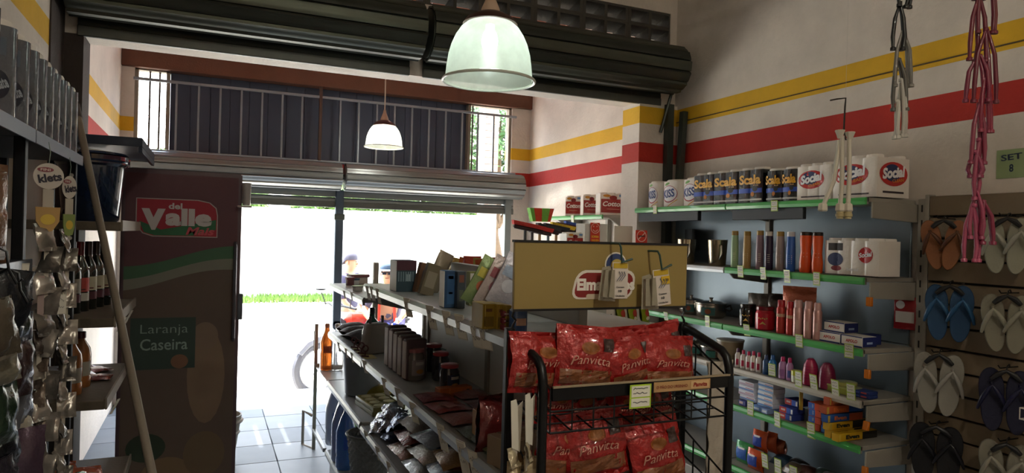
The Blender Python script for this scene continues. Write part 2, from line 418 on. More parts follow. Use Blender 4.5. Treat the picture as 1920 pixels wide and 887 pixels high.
# guides and posts
gm = M('#4a4f4a', .45, .6, var=.15); gl = M('#7a8080', .45, .6, var=.12)
def channel(name, label, x, y, z0, z1, w, d, mat, lean=0):
    o = MB().prism([(-w/2, -d/2), (w/2, -d/2), (w/2, -d/2+.006), (-w/2+.006, -d/2+.006), (-w/2+.006, d/2-.006), (w/2, d/2-.006), (w/2, d/2), (-w/2, d/2)], 0, z1-z0, 'xy').build(name, mat, None, (x, y, z0), (0, lean, 0), smooth=False)
    return tag(o, label, 'guide rail')
channel('shutter_guide', 'dark steel shutter guide channel on the right pilaster', 3.2, YW-.065, 0, 2.64, .055, .05, gm)
channel('shutter_guide', 'loose dark shutter channel leaning in the corner behind the paper rolls', 3.235, YW-.15, 1.86, 2.58, .04, .05, gm, .05)
post = thing('door_post', 'removable dark steel centre post of the street door', 'post', (1.19, YF-.03, 0))
MB().box(-.04, .04, -.03, .03, .67, 2.02).build('channel', M('#4b5560', .5, .5, var=.1), post, bevel=.006)
MB().prism(roundpoly(.08, .09, .035), -.03, .03).build('rounded_foot', M('#4b5560', .5, .5, var=.1), post, loc=(0, 0, .665))
MB().box(-.05, .05, -.04, .0, 1.72, 1.78).build('latch', gm, post, bevel=.004)
channel('shutter_guide', 'grey guide channel at the right side of the street door', 3.03, YF-.02, 0, 2.0, .07, .06, gl)
channel('shutter_guide', 'grey guide channel at the far left side of the street door', -.6, YF-.02, 0, 2.0, .07, .06, gl)
# bracket of the inner shutter
MBk = MB().tube([(3.12, 4.33, 2.42), (3.19, 4.3, 2.72)], .012, 6)
tag(MBk.build('shutter_bracket', gm), 'dark diagonal iron bracket holding the right end of the inner shutter', 'bracket')

# ------------------------------------------------------------------ dome lamps
def glass_shade():
    m = bpy.data.materials.new('prismatic_shade'); m.use_nodes = True
    n = m.node_tree.nodes; l = m.node_tree.links; out = n['Material Output']; n.remove(n['Principled BSDF'])
    t = n.new('ShaderNodeTexCoord'); nz = n.new('ShaderNodeTexNoise'); nz.inputs['Scale'].default_value = 30; nz.inputs['Detail'].default_value = 5; l.new(t.outputs['Object'], nz.inputs['Vector'])
    cr = n.new('ShaderNodeMix'); cr.data_type = 'RGBA'; cr.inputs[6].default_value = rgb('#c3cabb')+(1,); cr.inputs[7].default_value = rgb('#dfe6d8')+(1,); l.new(nz.outputs[0], cr.inputs[0])
    tl_ = n.new('ShaderNodeBsdfTranslucent'); df = n.new('ShaderNodeBsdfDiffuse'); gl_ = n.new('ShaderNodeBsdfGlossy'); gl_.inputs['Roughness'].default_value = .15; tr = n.new('ShaderNodeBsdfTransparent')
    l.new(cr.outputs[2], tl_.inputs[0]); l.new(cr.outputs[2], df.inputs[0])
    a = n.new('ShaderNodeMixShader'); a.inputs[0].default_value = .35; l.new(tl_.outputs[0], a.inputs[1]); l.new(df.outputs[0], a.inputs[2])
    b = n.new('ShaderNodeMixShader'); b.inputs[0].default_value = .08; l.new(a.outputs[0], b.inputs[1]); l.new(gl_.outputs[0], b.inputs[2])
    c = n.new('ShaderNodeMixShader'); c.inputs[0].default_value = .42; l.new(b.outputs[0], c.inputs[1]); l.new(tr.outputs[0], c.inputs[2])
    l.new(c.outputs[0], out.inputs[0]); return m
SHADE = glass_shade()
def dome_lamp(label, loc, R, H, top, watts, cord=.006, warm=(.85, 1, .95)):
    t = thing('pendant_lamp', label, 'lamp', loc)          # origin at the rim
    n = 120
    def ring(r, z, amp):
        return [((r+amp*(1 if k % 2 else -1))*math.cos(2*PI*k/n), (r+amp*(1 if k % 2 else -1))*math.sin(2*PI*k/n), z) for k in range(n)]
    prof = [(1.0, 0), (.985, .1), (.965, .25), (.93, .42), (.87, .58), (.78, .73), (.66, .86), (.5, .96), (.3, 1.0)]
    vs = []; fs = []
    for r, z in prof: vs += ring(r*R*.95, z*H, R*.006)
    for i in range(len(prof)-1):
        for k in range(n): fs.append((i*n+k, i*n+(k+1) % n, (i+1)*n+(k+1) % n, (i+1)*n+k))
    MB().add(vs, fs).build('shade', SHADE, t)
    MB().tube([(R*math.cos(a), R*math.sin(a), 0) for a in [2*PI*k/48 for k in range(48)]], R*.032, 8, closed=True).build('rim', M('#d9ddcf', .25, var=.05, coat=.5), t)
    MB().lathe([(.0, H+.035), (R*.28, H+.03), (R*.52, H+.005), (R*.6, H-.018), (R*.56, H-.02), (R*.3, H+.0), (0, H+.004)], 32, cap=False).build('cap', M('#4a2f28', .5, .3), t)
    MB().lathe([(R*.22, H+.02), (R*.2, H+.05), (R*.09, H+.1), (R*.06, H+.13), (0, H+.13)], 20).build('socket_holder', M('#b9a18c', .5), t)
    MB().tube([(0, 0, H+.12), (0, 0, top-loc[2])], cord, 6).build('cord', M('#cfc4b4', .5), t)
    bm_ = M('#f4fbff', .3, emit=0); e = bpy.data.materials.new('lamp_glow'); e.use_nodes = True
    pb = e.node_tree.nodes['Principled BSDF']; pb.inputs['Emission Color'].default_value = warm+(1,); pb.inputs['Emission Strength'].default_value = 14
    MB().lathe([(0, -.045), (.02, -.042), (.033, -.025), (.036, 0), (.03, .03), (.018, .05), (.018, .07)], 20, (0, 0, H*.66)).build('bulb', e, t)
    d = bpy.data.lights.new('bulb_light', 'POINT'); d.energy = watts; d.shadow_soft_size = .045; d.color = warm
    lo = bpy.data.objects.new('bulb_light', d); COL.objects.link(lo); lo.parent = t; lo.location = (0, 0, H*.66-.06)
    return t
LAMP_W = 1.6
dome_lamp('large ribbed glass dome pendant lamp hanging lit in front of the inner shutter', (1.1, 2.79, 2.275), .2, .265, 4.3, LAMP_W)
dome_lamp('small-looking pendant dome lamp hanging in the porch before the slate panel', (1.46, 6.3, 2.395), .178, .215, 3.9, 5, warm=(1, .95, .85))
for i, (x, y) in enumerate(((.9, -.5), (1.1, -3.3))):  # unseen lamps added behind the viewer to brighten the right wall and goods
    dome_lamp(['glass dome pendant lamp hanging behind the viewer over the middle of the shop', 'glass dome pendant lamp hanging at the rear end of the shop'][i], (x, y, 3.2), .2, .265, 4.3, 58, warm=(1, .93, .8))

# ================================================================== STREET
struct(MB().box(-40, 40, 7.25, 60, -.5, -.3).build('ground', M('#b9b4a8', .9, var=.1, scale=2), smooth=False))
struct(MB().box(-30, 30, 20.6, 20.8, -.3, 2.25).build('wall_far', M('#dedad2', .85, var=.05), smooth=False))
gs = MB(); rnd = random.Random(3)
for i in range(5000):
    x = rnd.uniform(-6, 8); y = rnd.uniform(18.9, 20.5); h = rnd.uniform(.06, .2); a = rnd.uniform(0, PI); c, s_ = .03*math.cos(a), .03*math.sin(a)
    gs.add([(x-c, y-s_, -.3), (x+c, y+s_, -.3), (x+rnd.uniform(-.05, .05), y+rnd.uniform(-.05, .05), -.3+h)], [(0, 1, 2)])
tag(gs.build('grass', M('#5f7d35', .7, var=.3, scale=1), smooth=False), 'strip of green grass along the foot of the white wall across the street', 'grass', kind='stuff')
leafm = [M('#3f6128', .5, var=.35, scale=1.2), M('#5f7f3a', .5, var=.35, scale=1.2)]
def tree(name, label, base, th, blobs, n, seed, lm, ls=.1):
    t = thing(name, label, 'tree', base); r = random.Random(seed)
    MB().tube([(0, 0, 0), (.1, 0, th*.4), (-.05, .1, th*.75), (0, 0, th)], [.16, .12, .1, .07], 9).build('trunk', M('#5b4a38', .9, var=.3, bump=.6), t)
    for b in blobs: MB().tube([(0, 0, th*.8), (b[0]*.5, b[1]*.5, (th*.8+b[2])/2+.2), (b[0], b[1], b[2])], [.06, .04, .015], 6).build('branch', M('#5b4a38', .9, var=.3, bump=.6), t)
    m = MB()
    for i in range(n):
        b = blobs[i % len(blobs)]
        d = Vector((r.gauss(0, 1), r.gauss(0, 1), r.gauss(0, 1))).normalized()*(r.random()**.35)*b[3]
        p = Vector(b[:3])+Vector((d.x, d.y, d.z*.7)); u = Vector((r.gauss(0, 1), r.gauss(0, 1), r.gauss(-.6, .6))).normalized(); w = u.orthogonal().normalized()
        q = ls*r.uniform(.7, 1.4)
        m.add([p-u*q, p+w*q*.35, p+u*q, p-w*q*.35], [(0, 1, 2, 3)])
    m.build('foliage', lm, t, smooth=False)
    return t
tree('tree', 'leafy street tree with pinkish shoots seen through the right high window', (5.2, 12.5, -.3), 2.6, [(-1.4, -.6, 3.5, 1.1), (0, 0, 4.2, 1.3), (-.6, .5, 2.9, .8), (1.2, .3, 3.6, 1.1), (-1.9, .4, 3.0, .7)], 9000, 5, leafm[0])
tree('tree', 'light green tree behind the white wall, left of the door post', (-1.0, 22.5, -.3), 2.4, [(0, 0, 3.1, 1.5), (1.6, 0, 2.8, 1.1), (-1.8, .3, 2.9, 1.3)], 6000, 8, leafm[1], .14)
tree('tree', 'wide green tree behind the white wall, right of the door post', (5.4, 22.5, -.3), 2.4, [(0, 0, 3.2, 1.5), (2.2, 0, 3.0, 1.3), (-1.9, .3, 2.9, 1.2)], 6000, 9, leafm[1], .14)
tree('tree', 'small pale tree seen through the left high window', (-2.2, 15.5, -.3), 1.8, [(0, 0, 2.6, 1.0), (.9, 0, 2.9, .8)], 4000, 11, leafm[1])

# ================================================================== PRICE TAGS
def scribble(t, w, h, y, n, seed, col='#3b3b40'):
    r = random.Random(seed); m = MB()
    for k in range(n):
        z = h*(.5-(k+.6)/n*.8); x = -w*.36; pts = []
        while x < w*.34:
            pts.append((x, y, z+r.uniform(-.1, .1)*h)); x += w*r.uniform(.05, .1)
        for a, b in zip(pts, pts[1:]):
            d = (Vector(b)-Vector(a)).normalized(); q = Vector((-d.z, 0, d.x))*w*.014
            m.add([Vector(a)-q, Vector(b)-q, Vector(b)+q, Vector(a)+q], [(0, 1, 2, 3)])
    return m.build('handwriting', card(col), t, smooth=False)
_tags = {}
def price_tag(label, loc, rot, w=.045, h=.062, style=0, tilt=0, seed=0, group='price tags on the shelf edges'):
    """two-window paper tag with a lime border, hung by its top edge; origin top centre"""
    key = (round(w, 3), round(h, 3), style, seed % 3)
    if key not in _tags:
        t = thing('price_tag', label, 'price tag', loc, (tilt, 0, rot), group)
        b = LIME if style == 0 else card('#cfcabb')
        MB().box(-w/2, w/2, -.0012, .0, -h, 0).build('border', b, t, smooth=False)
        pc = card('#dcdccb') if style == 0 else card('#e3dfd2')
        for z0, z1 in ((-.52, -.06), (-.93, -.58)) if style == 0 else ((-.95, -.05),):
            c = MB().box(-w*.43, w*.43, -.0022, -.0012, h*z0, h*z1).build('paper_window', pc, t, smooth=False)
            o = scribble(t, w, h*(z1-z0), -.0028, 2 if z1 > -.2 else 1, seed+int(z0*10)); o.location = (0, 0, h*(z0+z1)/2)
        _tags[key] = t
        return t
    r = dup(_tags[key], loc, None, label, group); r.rotation_euler = (tilt, 0, rot); return r

# ================================================================== RIGHT-HAND SHELVING
GREEN = gloss('#4fae58', .35); GREYM = M('#9a958b', .55, .2, var=.12, scale=6, bump=.1); DKM = M('#2b2f33', .5, .3)
PANEL = M('#6d7b85', .3, .35, var=.1, scale=3)
RS = thing('wall_shelving', 'tall steel shelving along the right wall with green shelf edges', 'shelving', (3.1, 3.35, 0))
def rs(m, name, mat, **k):
    for i, v in enumerate(m.v): m.v[i] = (v[0]-3.1, v[1]-3.35, v[2])
    return m.build(name, mat, RS, **k)
SY0, SY1 = 2.35, 4.33
RSZ = [(1.835, 'g'), (1.445, 'g'), (1.095, 'g'), (.845, 'w'), (.625, 'g'), (.26, 'g')]
MODY = (2.35, 3.34, 4.33)
for y in (2.31, 3.34, 4.33):
    rs(MB().box(3.245, 3.285, y-.02, y+.02, 0, 1.84), 'upright', GREYM, bevel=.003)
sl = MB()
for k in range(22): sl.box(3.2435, 3.2455, 2.303, 2.311, .2+k*.075, .235+k*.075)
rs(sl, 'upright_slots', BLACK, smooth=False)['kind'] = 'stuff'
for a, b in zip(MODY, MODY[1:]):
    for k, (z0, z1) in enumerate(((.12, .62), (.62, 1.1), (1.1, 1.835))):
        rs(MB().box(3.262, 3.275, a+.025, b-.025, z0+.002, z1-.002), 'back_panel', PANEL, bevel=.003)
for z, kind in RSZ:
    for i, (a, b) in enumerate(zip(MODY, MODY[1:])):
        xf = 2.915
        sh = MB().box(xf, 3.262, a+.004, b-.004, z-.022, z).box(xf, xf+.012, a+.004, b-.004, z-.034, z)
        s = rs(sh, 'shelf', GREYM if z < 1.8 else GREYM, bevel=.002)
        col = GREEN if kind == 'g' else M('#b9b4a8', .5, .1)
        if z == 1.445 and i == 1:
            col = M('#b9bcbd', .4, .5)
        e = MB().prism([(xf, z+.002), (xf-.010, z-.002), (xf-.014, z-.018), (xf-.010, z-.034), (xf, z-.036)], a+.006, b-.006, 'xz')
        rs(e, 'shelf_edge', col, ang=.3)
    # side bracket at the near end with orange clip
    rs(MB().prism([(2.93, z-.022), (3.262, z-.022), (3.262, z-.115), (2.93, z-.10)], 2.335, 2.345, 'xz'), 'end_bracket', GREYM, bevel=.002)
    if z < 1.8: rs(MB().cbox((2.928, 2.338, z-.115), (.018, .03, .045), (0, .2 if z > .8 and z < .9 else 0, 0)), 'orange_clip', gloss('#c8701c'), bevel=.003)
    rs(MB().prism([(2.93, z-.022), (3.262, z-.022), (3.262, z-.10), (2.98, z-.07)], 3.33, 3.345, 'xz'), 'middle_bracket', GREYM, bevel=.002)
rs(MB().box(2.92, 2.945, 2.75, 3.30, 1.735, 1.80), 'dark_rail', DKM, bevel=.003)
rs(MB().box(2.92, 2.95, 3.62, 4.30, 1.735, 1.80), 'dark_rail', DKM, bevel=.003)
rs(MB().box(2.94, 3.26, 2.36, 4.32, .0, .12), 'kick_plate', GREYM, bevel=.003)

def ry(px, py, X): return at(px, py, X=X).y
# ---- packs of rolls
def roll_pack(name, label, cat, y0, y1, zb, h, x_face, nroll, rot, body, draw, group, depth=None, rr=None, prev=None):
    """nroll rolls side by side under film; width |y1-y0| along the shelf"""
    w = abs(y1-y0); r = w/nroll/2; d = depth or 2*r
    loc = (x_face+d/2, (y0+y1)/2, zb) if rot == FR else None
    t = thing(name, label, cat, loc, rot, group)
    LOBE = .45 if nroll == 1 else .14
    def fn(x, z):
        u = (x+w/2)/(2*r); k = min(nroll-1, max(0, int(u))); q = (u-k-.5)*2*r
        return -(d/2-r)-math.sqrt(max(0, r*r-q*q))*LOBE-r*(1-LOBE)+r*.0
    n = 12
    pts = []
    for k in range(nroll*n+1):
        x = -w/2+w*k/(nroll*n); pts.append((x, fn(min(max(x, -w/2+1e-5), w/2-1e-5), 0)))
    back = [(x, -y) for x, y in pts[::-1]]
    MB().prism(pts+back, 0.004, h*.93, 'xy').build('film_wrap', body, t, ang=.9)
    for k in range(nroll):
        for dd in ([0] if d < 2.5*r else [-(d/2-r), (d/2-r)]):
            cx = -w/2+r*(2*k+1)
            MB().lathe([(r*.93, h*.90), (r*.93, h*.97), (r*.86, h), (r*.3, h), (r*.28, h*.94), (0, h*.94)], 20).build('paper_roll', M('#e8e2da', .7, var=.05, bump=.3), t, (cx, dd, 0))
    draw(t, w, h, fn)
    return t
WF = M('#e6dfd6', .35, var=.06, bump=.25, bscale=50, coat=.4)
def d_kiss(t, w, h, fn):
    decal('ell', .0, h*.47, w*.8, h*.62, card('#9c2733'), t, fn, .0012, 'emblem'); decal('ell', 0.002, h*.48, w*.74, h*.56, card('#e8e6ea'), t, fn, .0018, 'emblem')
    text('KISS', 0, h*.49, w*.6, h*.3, card('#33457e'), t, fn, .0026, .03, rot=.1)
    decal('ell', -w*.1, h*.84, w*.3, h*.09, card('#6c9a4a'), t, fn, .001, 'leaf_print', rot=.2); decal('rect', w*.18, h*.14, w*.5, h*.03, card('#d49a3c'), t, fn, .001, rot=.5)
kf = 2.965
for i, (a, b, py, lab) in enumerate(((1204, 1238, 384, 'white roll pack with round logo at the far end of the top shelf'), (1224, 1258, 384, 'white paper roll pack with blue and red logo, second from the pilaster end'), (1262, 1298, 383, 'white paper roll pack with round logo right next to the black packs'))):
    ya, yb = ry(a, py, kf), ry(b, py, kf)
    if i == 0: ya, yb = 4.27, 4.13
    elif i == 1: ya, yb = 4.10, 3.90
    else: ya, yb = 3.87, 3.68
    roll_pack('paper_roll_pack', lab, 'paper rolls', ya, yb, 1.837, .195, kf, 1, FR, WF, d_kiss, 'white paper roll packs')
BF = M('#17181c', .22, var=.1, bump=.3, bscale=50, coat=.6)
def d_scala(t, w, h, fn):
    text('Scala', 0, h*.66, w*.88, h*.27, gloss('#e0a21c', .4), t, fn, .0016, .04)
    decal('rect', 0, h*.35, w*.96, h*.13, gloss('#2750b4', .4), t, fn, .0012, 'blue_band', nu=16); decal('ell', w*.22, h*.4, w*.22, h*.16, card('#2a2a2a'), t, fn, .002, 'emblem')
    decal('rect', 0, h*.10, w*.96, h*.05, card('#d8d8d8'), t, fn, .0012, 'white_band', nu=16); text('PLUS', w*.25, h*.49, w*.2, h*.04, card('#d8b070'), t, fn, .0016)
    decal('ell', w*.12, h*.25, w*.16, h*.13, card('#c47a2c'), t, fn, .002, 'emblem')
def d_scala_side(t, w, h, fn):
    d_scala(t, w, h, fn)
    text('Scala', w/2-.002, h*.6, h*.32, .025, gloss('#e0a21c', .4), t, None, w*.25, .04, rot=PI/2)
sc = [(1299, 1337, 'black paper towel twin pack with yellow lettering next to the white roll packs'), (1336, 1383, 'middle black paper towel twin pack with yellow lettering'), (1383, 1428, 'largest black paper towel twin pack with yellow lettering'), (1431, 1462, 'black paper towel pack turned sideways behind the shelf price tag'), (1462, 1491, 'black paper towel pack just left of the white packs with red ovals')]
for a, b, lab in sc:
    ya, yb = ry(a, 375, kf), ry(b, 375, kf)
    roll_pack('paper_towel_pack', lab, 'paper towels', ya, yb, 1.837, .215 if a < 1420 else .195, kf, 2 if a < 1420 else 1, FR, BF, d_scala, 'black paper towel packs')
def d_social(t, w, h, fn, sc=1):
    decal('ell', -w*.06, h*.56, w*.78, h*.5, gloss('#b8201e', .4), t, fn, .0016, 'red_oval'); decal('ell', -w*.1, h*.6, w*.5, h*.36, card('#26325e'), t, fn, .0021, 'blue_oval')
    text('Social', -w*.05, h*.6, w*.66, h*.25, card('#efeef0'), t, fn, .003, .05, shear=.2, rot=.14)
    text('CLEAN', w*.04, h*.42, w*.34, h*.07, card('#d89030'), t, fn, .003, .02, rot=.14)
    decal('rect', 0, h*.1, w*.7, h*.035, card('#3a2f33'), t, fn, .0012, 'dark_strip', nu=16)
ya, yb = ry(1493, 372, kf), ry(1556, 372, kf)
roll_pack('toilet_roll_pack', 'white toilet roll pack with red oval logo beside the black towel packs', 'toilet paper', ya, yb, 1.837, .2, kf, 3, FR, WF, d_social, 'toilet roll packs with red oval logo', depth=.2)
ya, yb = ry(1560, 372, kf), ry(1642, 372, kf)
roll_pack('toilet_roll_pack', 'white toilet roll pack with red oval logo behind the hanging hoses', 'toilet paper', ya, yb, 1.837, .215, kf, 3, FR, WF, d_social, 'toilet roll packs with red oval logo', depth=.24)
PK2 = bpy.data.objects['toilet_roll_pack.001']
def camface_pack(name, label, px0, px1, pyb, Yf, zb, h, n, draw, group, depth=.1, rot=0, body=None):
    a = at(px0, pyb, Y=Yf); b = at(px1, pyb, Y=Yf); w = (b.x-a.x)
    t = roll_pack(name, label, 'toilet paper', 0, w, zb, h, 0, n, FR, body or WF, draw, group, depth=depth)
    t.location = ((a.x+b.x)/2, Yf+depth/2, zb); t.rotation_euler = (0, 0, rot); return t
W2 = abs(ya-yb)
for o in (decal('ell', 0, .12, .2, .12, gloss('#b8201e', .4), PK2, name='red_oval'), decal('ell', -.01, .126, .12, .085, card('#26325e'), PK2, off=.0014, name='blue_oval'),
          text('Social', 0, .128, .165, .055, card('#efeef0'), PK2, off=.0022, bold=.05, shear=.2, rot=.12), text('CLEAN', .03, .09, .08, .016, card('#d89030'), PK2, off=.0022, rot=.12), decal('rect', .0, .03, .15, .01, card('#3a2f33'), PK2, name='dark_strip')):
    o.rotation_euler = (0, 0, PI/2); o.location = (W2/2+.001, 0, 0)

def tube_bottle(name, label, cat, loc, prof, mat, capprof, capmat, group, ex=1, ey=1, draw=None, rot=FR, n=18):
    t = thing(name, label, cat, loc, rot, group)
    MB().lathe(prof, n, ex=ex, ey=ey).build('body', mat, t, ang=.6)
    MB().lathe(capprof, n, ex=ex, ey=ey).build('cap', capmat, t, ang=.6)
    if draw:
        R = max(r for r, z in prof)
        def fn(x, z):
            rr = R
            for (r0, z0), (r1, z1) in zip(prof, prof[1:]):
                if z0 <= z <= z1 and z1 > z0: rr = r0+(r1-r0)*(z-z0)/(z1-z0)
            return -ey*math.sqrt(max(1e-7, rr*rr-(x/ex)**2)) if abs(x/ex) < rr else 0
        draw(t, R*ex*2, prof[-1][1], fn)
    return t
# ---- second shelf z 1.445 : mugs, tall toiletries, pack
Z2 = 1.447
steelmug = M('#b3a58e', .2, 1.0, var=.08)
def mug(label, px, py, X, R, H, Z=Z2, handle=True, grp='steel mugs'):
    y = ry(px, py, X)
    t = thing('steel_mug', label, 'mug', (X, y, Z), 0, grp)
    MB().lathe([(R*.8, 0), (R*.84, .004), (R*.98, H*.85), (R, H), (R*.955, H), (R*.93, H*.8), (R*.78, .006), (0, .006)], 28, cap=False).build('cup', steelmug, t)
    MB().tube([(R*math.cos(a), R*math.sin(a), H) for a in [2*PI*k/28 for k in range(28)]], .002, 6, closed=True).build('rim', steelmug, t)
    if handle: MB().tube([(-R*.5, -R*.9, H*.8), (-R*.8, -R*1.5, H*.78), (-R*.85, -R*1.6, H*.45), (-R*.5, -R*.85, H*.25)], .005, 6).build('handle', M('#6a6258', .3, .9), t)
    return t
mug('short steel mug at the far end, just above the yellow sign board', 1243, 455, 3.02, .06, .11)
mug('tall steel mug with dark handle, left of the pair on the second shelf', 1287, 485, 3.0, .062, .165)
mug('tall steel mug on the second shelf next to the green bottle', 1345, 488, 3.0, .062, .165)
tag(MB().box(-.1, .1, -.008, .008, 0, .24).box(-.09, -.07, -.012, .012, 0, .24).build('dark_panel', DKM, loc=(3.2, 4.05, Z2), rot=(0, 0, 1.2), bevel=.002), 'dark upright sheet leaning behind the short steel mug', 'panel')
def shampoo(label, px, pyb, pyt, pw, col, cap, X=2.965, orange=False):
    y = ry(px, pyb, X); p = Vector((X, y, Z2)); k = mpp((X, y, Z2+.1)); H = (pyb-pyt)*k; R = pw*k/2
    mat = gloss(col, .3); cm_ = gloss(cap, .25)
    if orange:
        pr = [(R*.85, 0), (R*.95, H*.02), (R, H*.25), (R*.82, H*.5), (R*.95, H*.8), (R*.9, H*.91)]
        cp = [(R*.92, H*.91), (R*.95, H*.93), (R*.93, H*.99), (R*.8, H)]
    else:
        pr = [(R*.9, 0), (R, H*.02), (R, H*.45), (R*.94, H*.7), (R*.86, H*.88)]
        cp = [(R*.86, H*.88), (R*.86, H*.985), (R*.75, H)]
    def dr(t, w, h, fn):
        decal('rect', -w*.0, h*.3, w*.5, h*.3, card('#c8c0b0') if not orange else card('#e8d9c8'), t, fn, .0006, 'small_print', nu=6) if 0 else None
        scr = MB()
        for i in range(5 if not orange else 2):
            z = h*(.22+.055*i) if not orange else h*(.42+.1*i)
            scr.add([(-w*.16, fn(-w*.16, z)-.0008, z), (w*.16, fn(w*.16, z)-.0008, z), (w*.16, fn(w*.16, z)-.0008, z+h*.012), (-w*.16, fn(-w*.16, z)-.0008, z+h*.012)], [(0, 1, 2, 3)])
        scr.build('small_print', card('#d9d2c4'), t, smooth=False)
    tube_bottle('shampoo_bottle', label, 'bottle', p, pr, mat, cp, cm_, 'tall toiletry bottles on the second shelf', draw=dr, rot=-.9, ey=.9)
shampoo('pale green tall bottle with gold cap, first of the toiletry row', 1377, 496, 428, 14, '#9fbf95', '#a3813f')
shampoo('golden tan tall bottle with gold cap, second of the toiletry row', 1400, 497, 428, 15, '#b6935a', '#a3813f')
shampoo('mauve tall bottle with gold cap on the second shelf', 1424, 500, 428, 15, '#8f7680', '#a3813f')
shampoo('dark purple tall bottle with white cap', 1441, 500, 428, 15, '#3a2a46', '#cfc8c4')
shampoo('taupe tall bottle with gold cap between the purple and the blue bottle', 1462, 501, 428, 16, '#a08c84', '#a3813f')
shampoo('blue tall bottle with white cap', 1482, 502, 428, 17, '#2f5fae', '#d8d8dc')
shampoo('orange waisted bottle with black cap, beside the blue bottle', 1510, 506, 430, 23, '#d9521e', '#2c211c', orange=True)
shampoo('orange waisted bottle with black cap, beside the film-wrapped toilet rolls', 1532, 507, 430, 20, '#d9521e', '#2c211c', orange=True)
def d_social2(t, w, h, fn):
    decal('rect', -w*.28, h*.76, w*.28, h*.2, card('#2a211e'), t, fn, .0012, 'dark_label', nu=12); decal('ell', -w*.28, h*.42, w*.3, h*.36, card('#27325c'), t, fn, .0014, 'blue_print')
    decal('ell', -w*.26, h*.18, w*.2, h*.14, card('#7c1f2a'), t, fn, .0018, 'emblem'); decal('ell', w*.28, h*.56, w*.26, h*.42, gloss('#b8201e', .4), t, fn, .0014, 'red_oval')
    text('Social', w*.28, h*.57, w*.24, h*.13, card('#efeef0'), t, fn, .003, .04, shear=.2, rot=.15); text('Social', w*.05, h*.17, w*.22, h*.09, card('#efeef0'), t, fn, .003, .04)
ya, yb = ry(1545, 508, 2.97), ry(1646, 511, 2.97)
roll_pack('toilet_roll_pack', 'film-wrapped toilet roll pack lying at the near end of the second shelf', 'toilet paper', ya, yb, Z2, .19, 2.97, 4, FR, WF, d_social2, 'toilet roll packs with red oval logo', depth=.16)

# ---- third shelf z 1.095
Z3 = 1.097
pot_m = M('#a8a39a', .25, 1.0, var=.1)
for px, py, R, lab in ((1296, 577, .085, 'small steel saucepan with lid, left one on the third shelf'), (1333, 583, .1, 'steel saucepan with lid and dark side handle, right one on the third shelf')):
    y = ry(px, py, 3.08); t = thing('saucepan', lab, 'saucepan', (3.08, y, Z3), -.9, 'steel saucepans')
    MB().lathe([(R*.82, 0), (R*.95, .012), (R, .05), (R*.98, .085), (R*1.03, .09)], 28).build('pan', pot_m, t)
    MB().lathe([(R*1.04, .09), (R*1.04, .097), (R*.6, .108), (R*.1, .112), (R*.1, .12), (R*.16, .13), (0, .132)], 28).build('lid', pot_m, t)
    fnp = lambda x, z: -math.sqrt(max(1e-6, R*R-x*x))
    decal('rect', -.0, .045, R*.9, .05, card('#2c5a57'), t, fnp, .002, 'label'); decal('ell', 0, .045, R*.4, .034, card('#7b3d22'), t, fnp, .003, 'emblem')
    if R > .09: MB().tube([(R*.98, 0, .075), (R*1.25, 0, .085), (R*1.35, 0, .06), (R*1.2, 0, .05), (R*.98, 0, .055)], .008, 6).build('handle', BLACK, t)
def jar(name, label, px, py, X, R, H, col, cap, Z, group=None, txt=None, tcol='#cfb060'):
    y = ry(px, py, X); t = thing(name, label, 'jar', (X, y, Z), -1.0, group)
    pr = [(R*.9, 0), (R, .006), (R, H*.72), (R*.86, H*.8), (R*.84, H*.84)]
    MB().lathe(pr, 28).build('body', gloss(col, .12), t, ang=.6)
    MB().lathe([(R*.9, H*.84), (R*.93, H*.86), (R*.93, H*.98), (R*.85, H)], 28).build('lid', gloss(cap, .2), t, ang=.5)
    fn = lambda x, z: -math.sqrt(max(1e-6, R*R-x*x))
    if txt:
        [decal('rect', R*(-.4+.2*q_), H*(.5+.012*(-1)**q_), R*.12, H*.05, gloss(tcol, .3), t, fn, .001, 'gold_print') for q_ in range(5)]; decal('poly', 0, H*.3, R*.7, H*.16, gloss(tcol, .3), t, fn, .001, poly=[(-.5, -.4), (0, .5), (.5, -.4), (0, -.15)])
    return t
jar('cream_jar', 'black glossy jar with gold print on the third shelf', 1402, 601, 2.985, .05, .135, '#15120f', '#1c1714', Z3, 'wide cream jars', 'Leite')
jar('cream_jar', 'red glossy jar beside the black jar', 1434, 610, 2.975, .055, .135, '#b51c2e', '#7c1622', Z3, 'wide cream jars', 'Cereja')
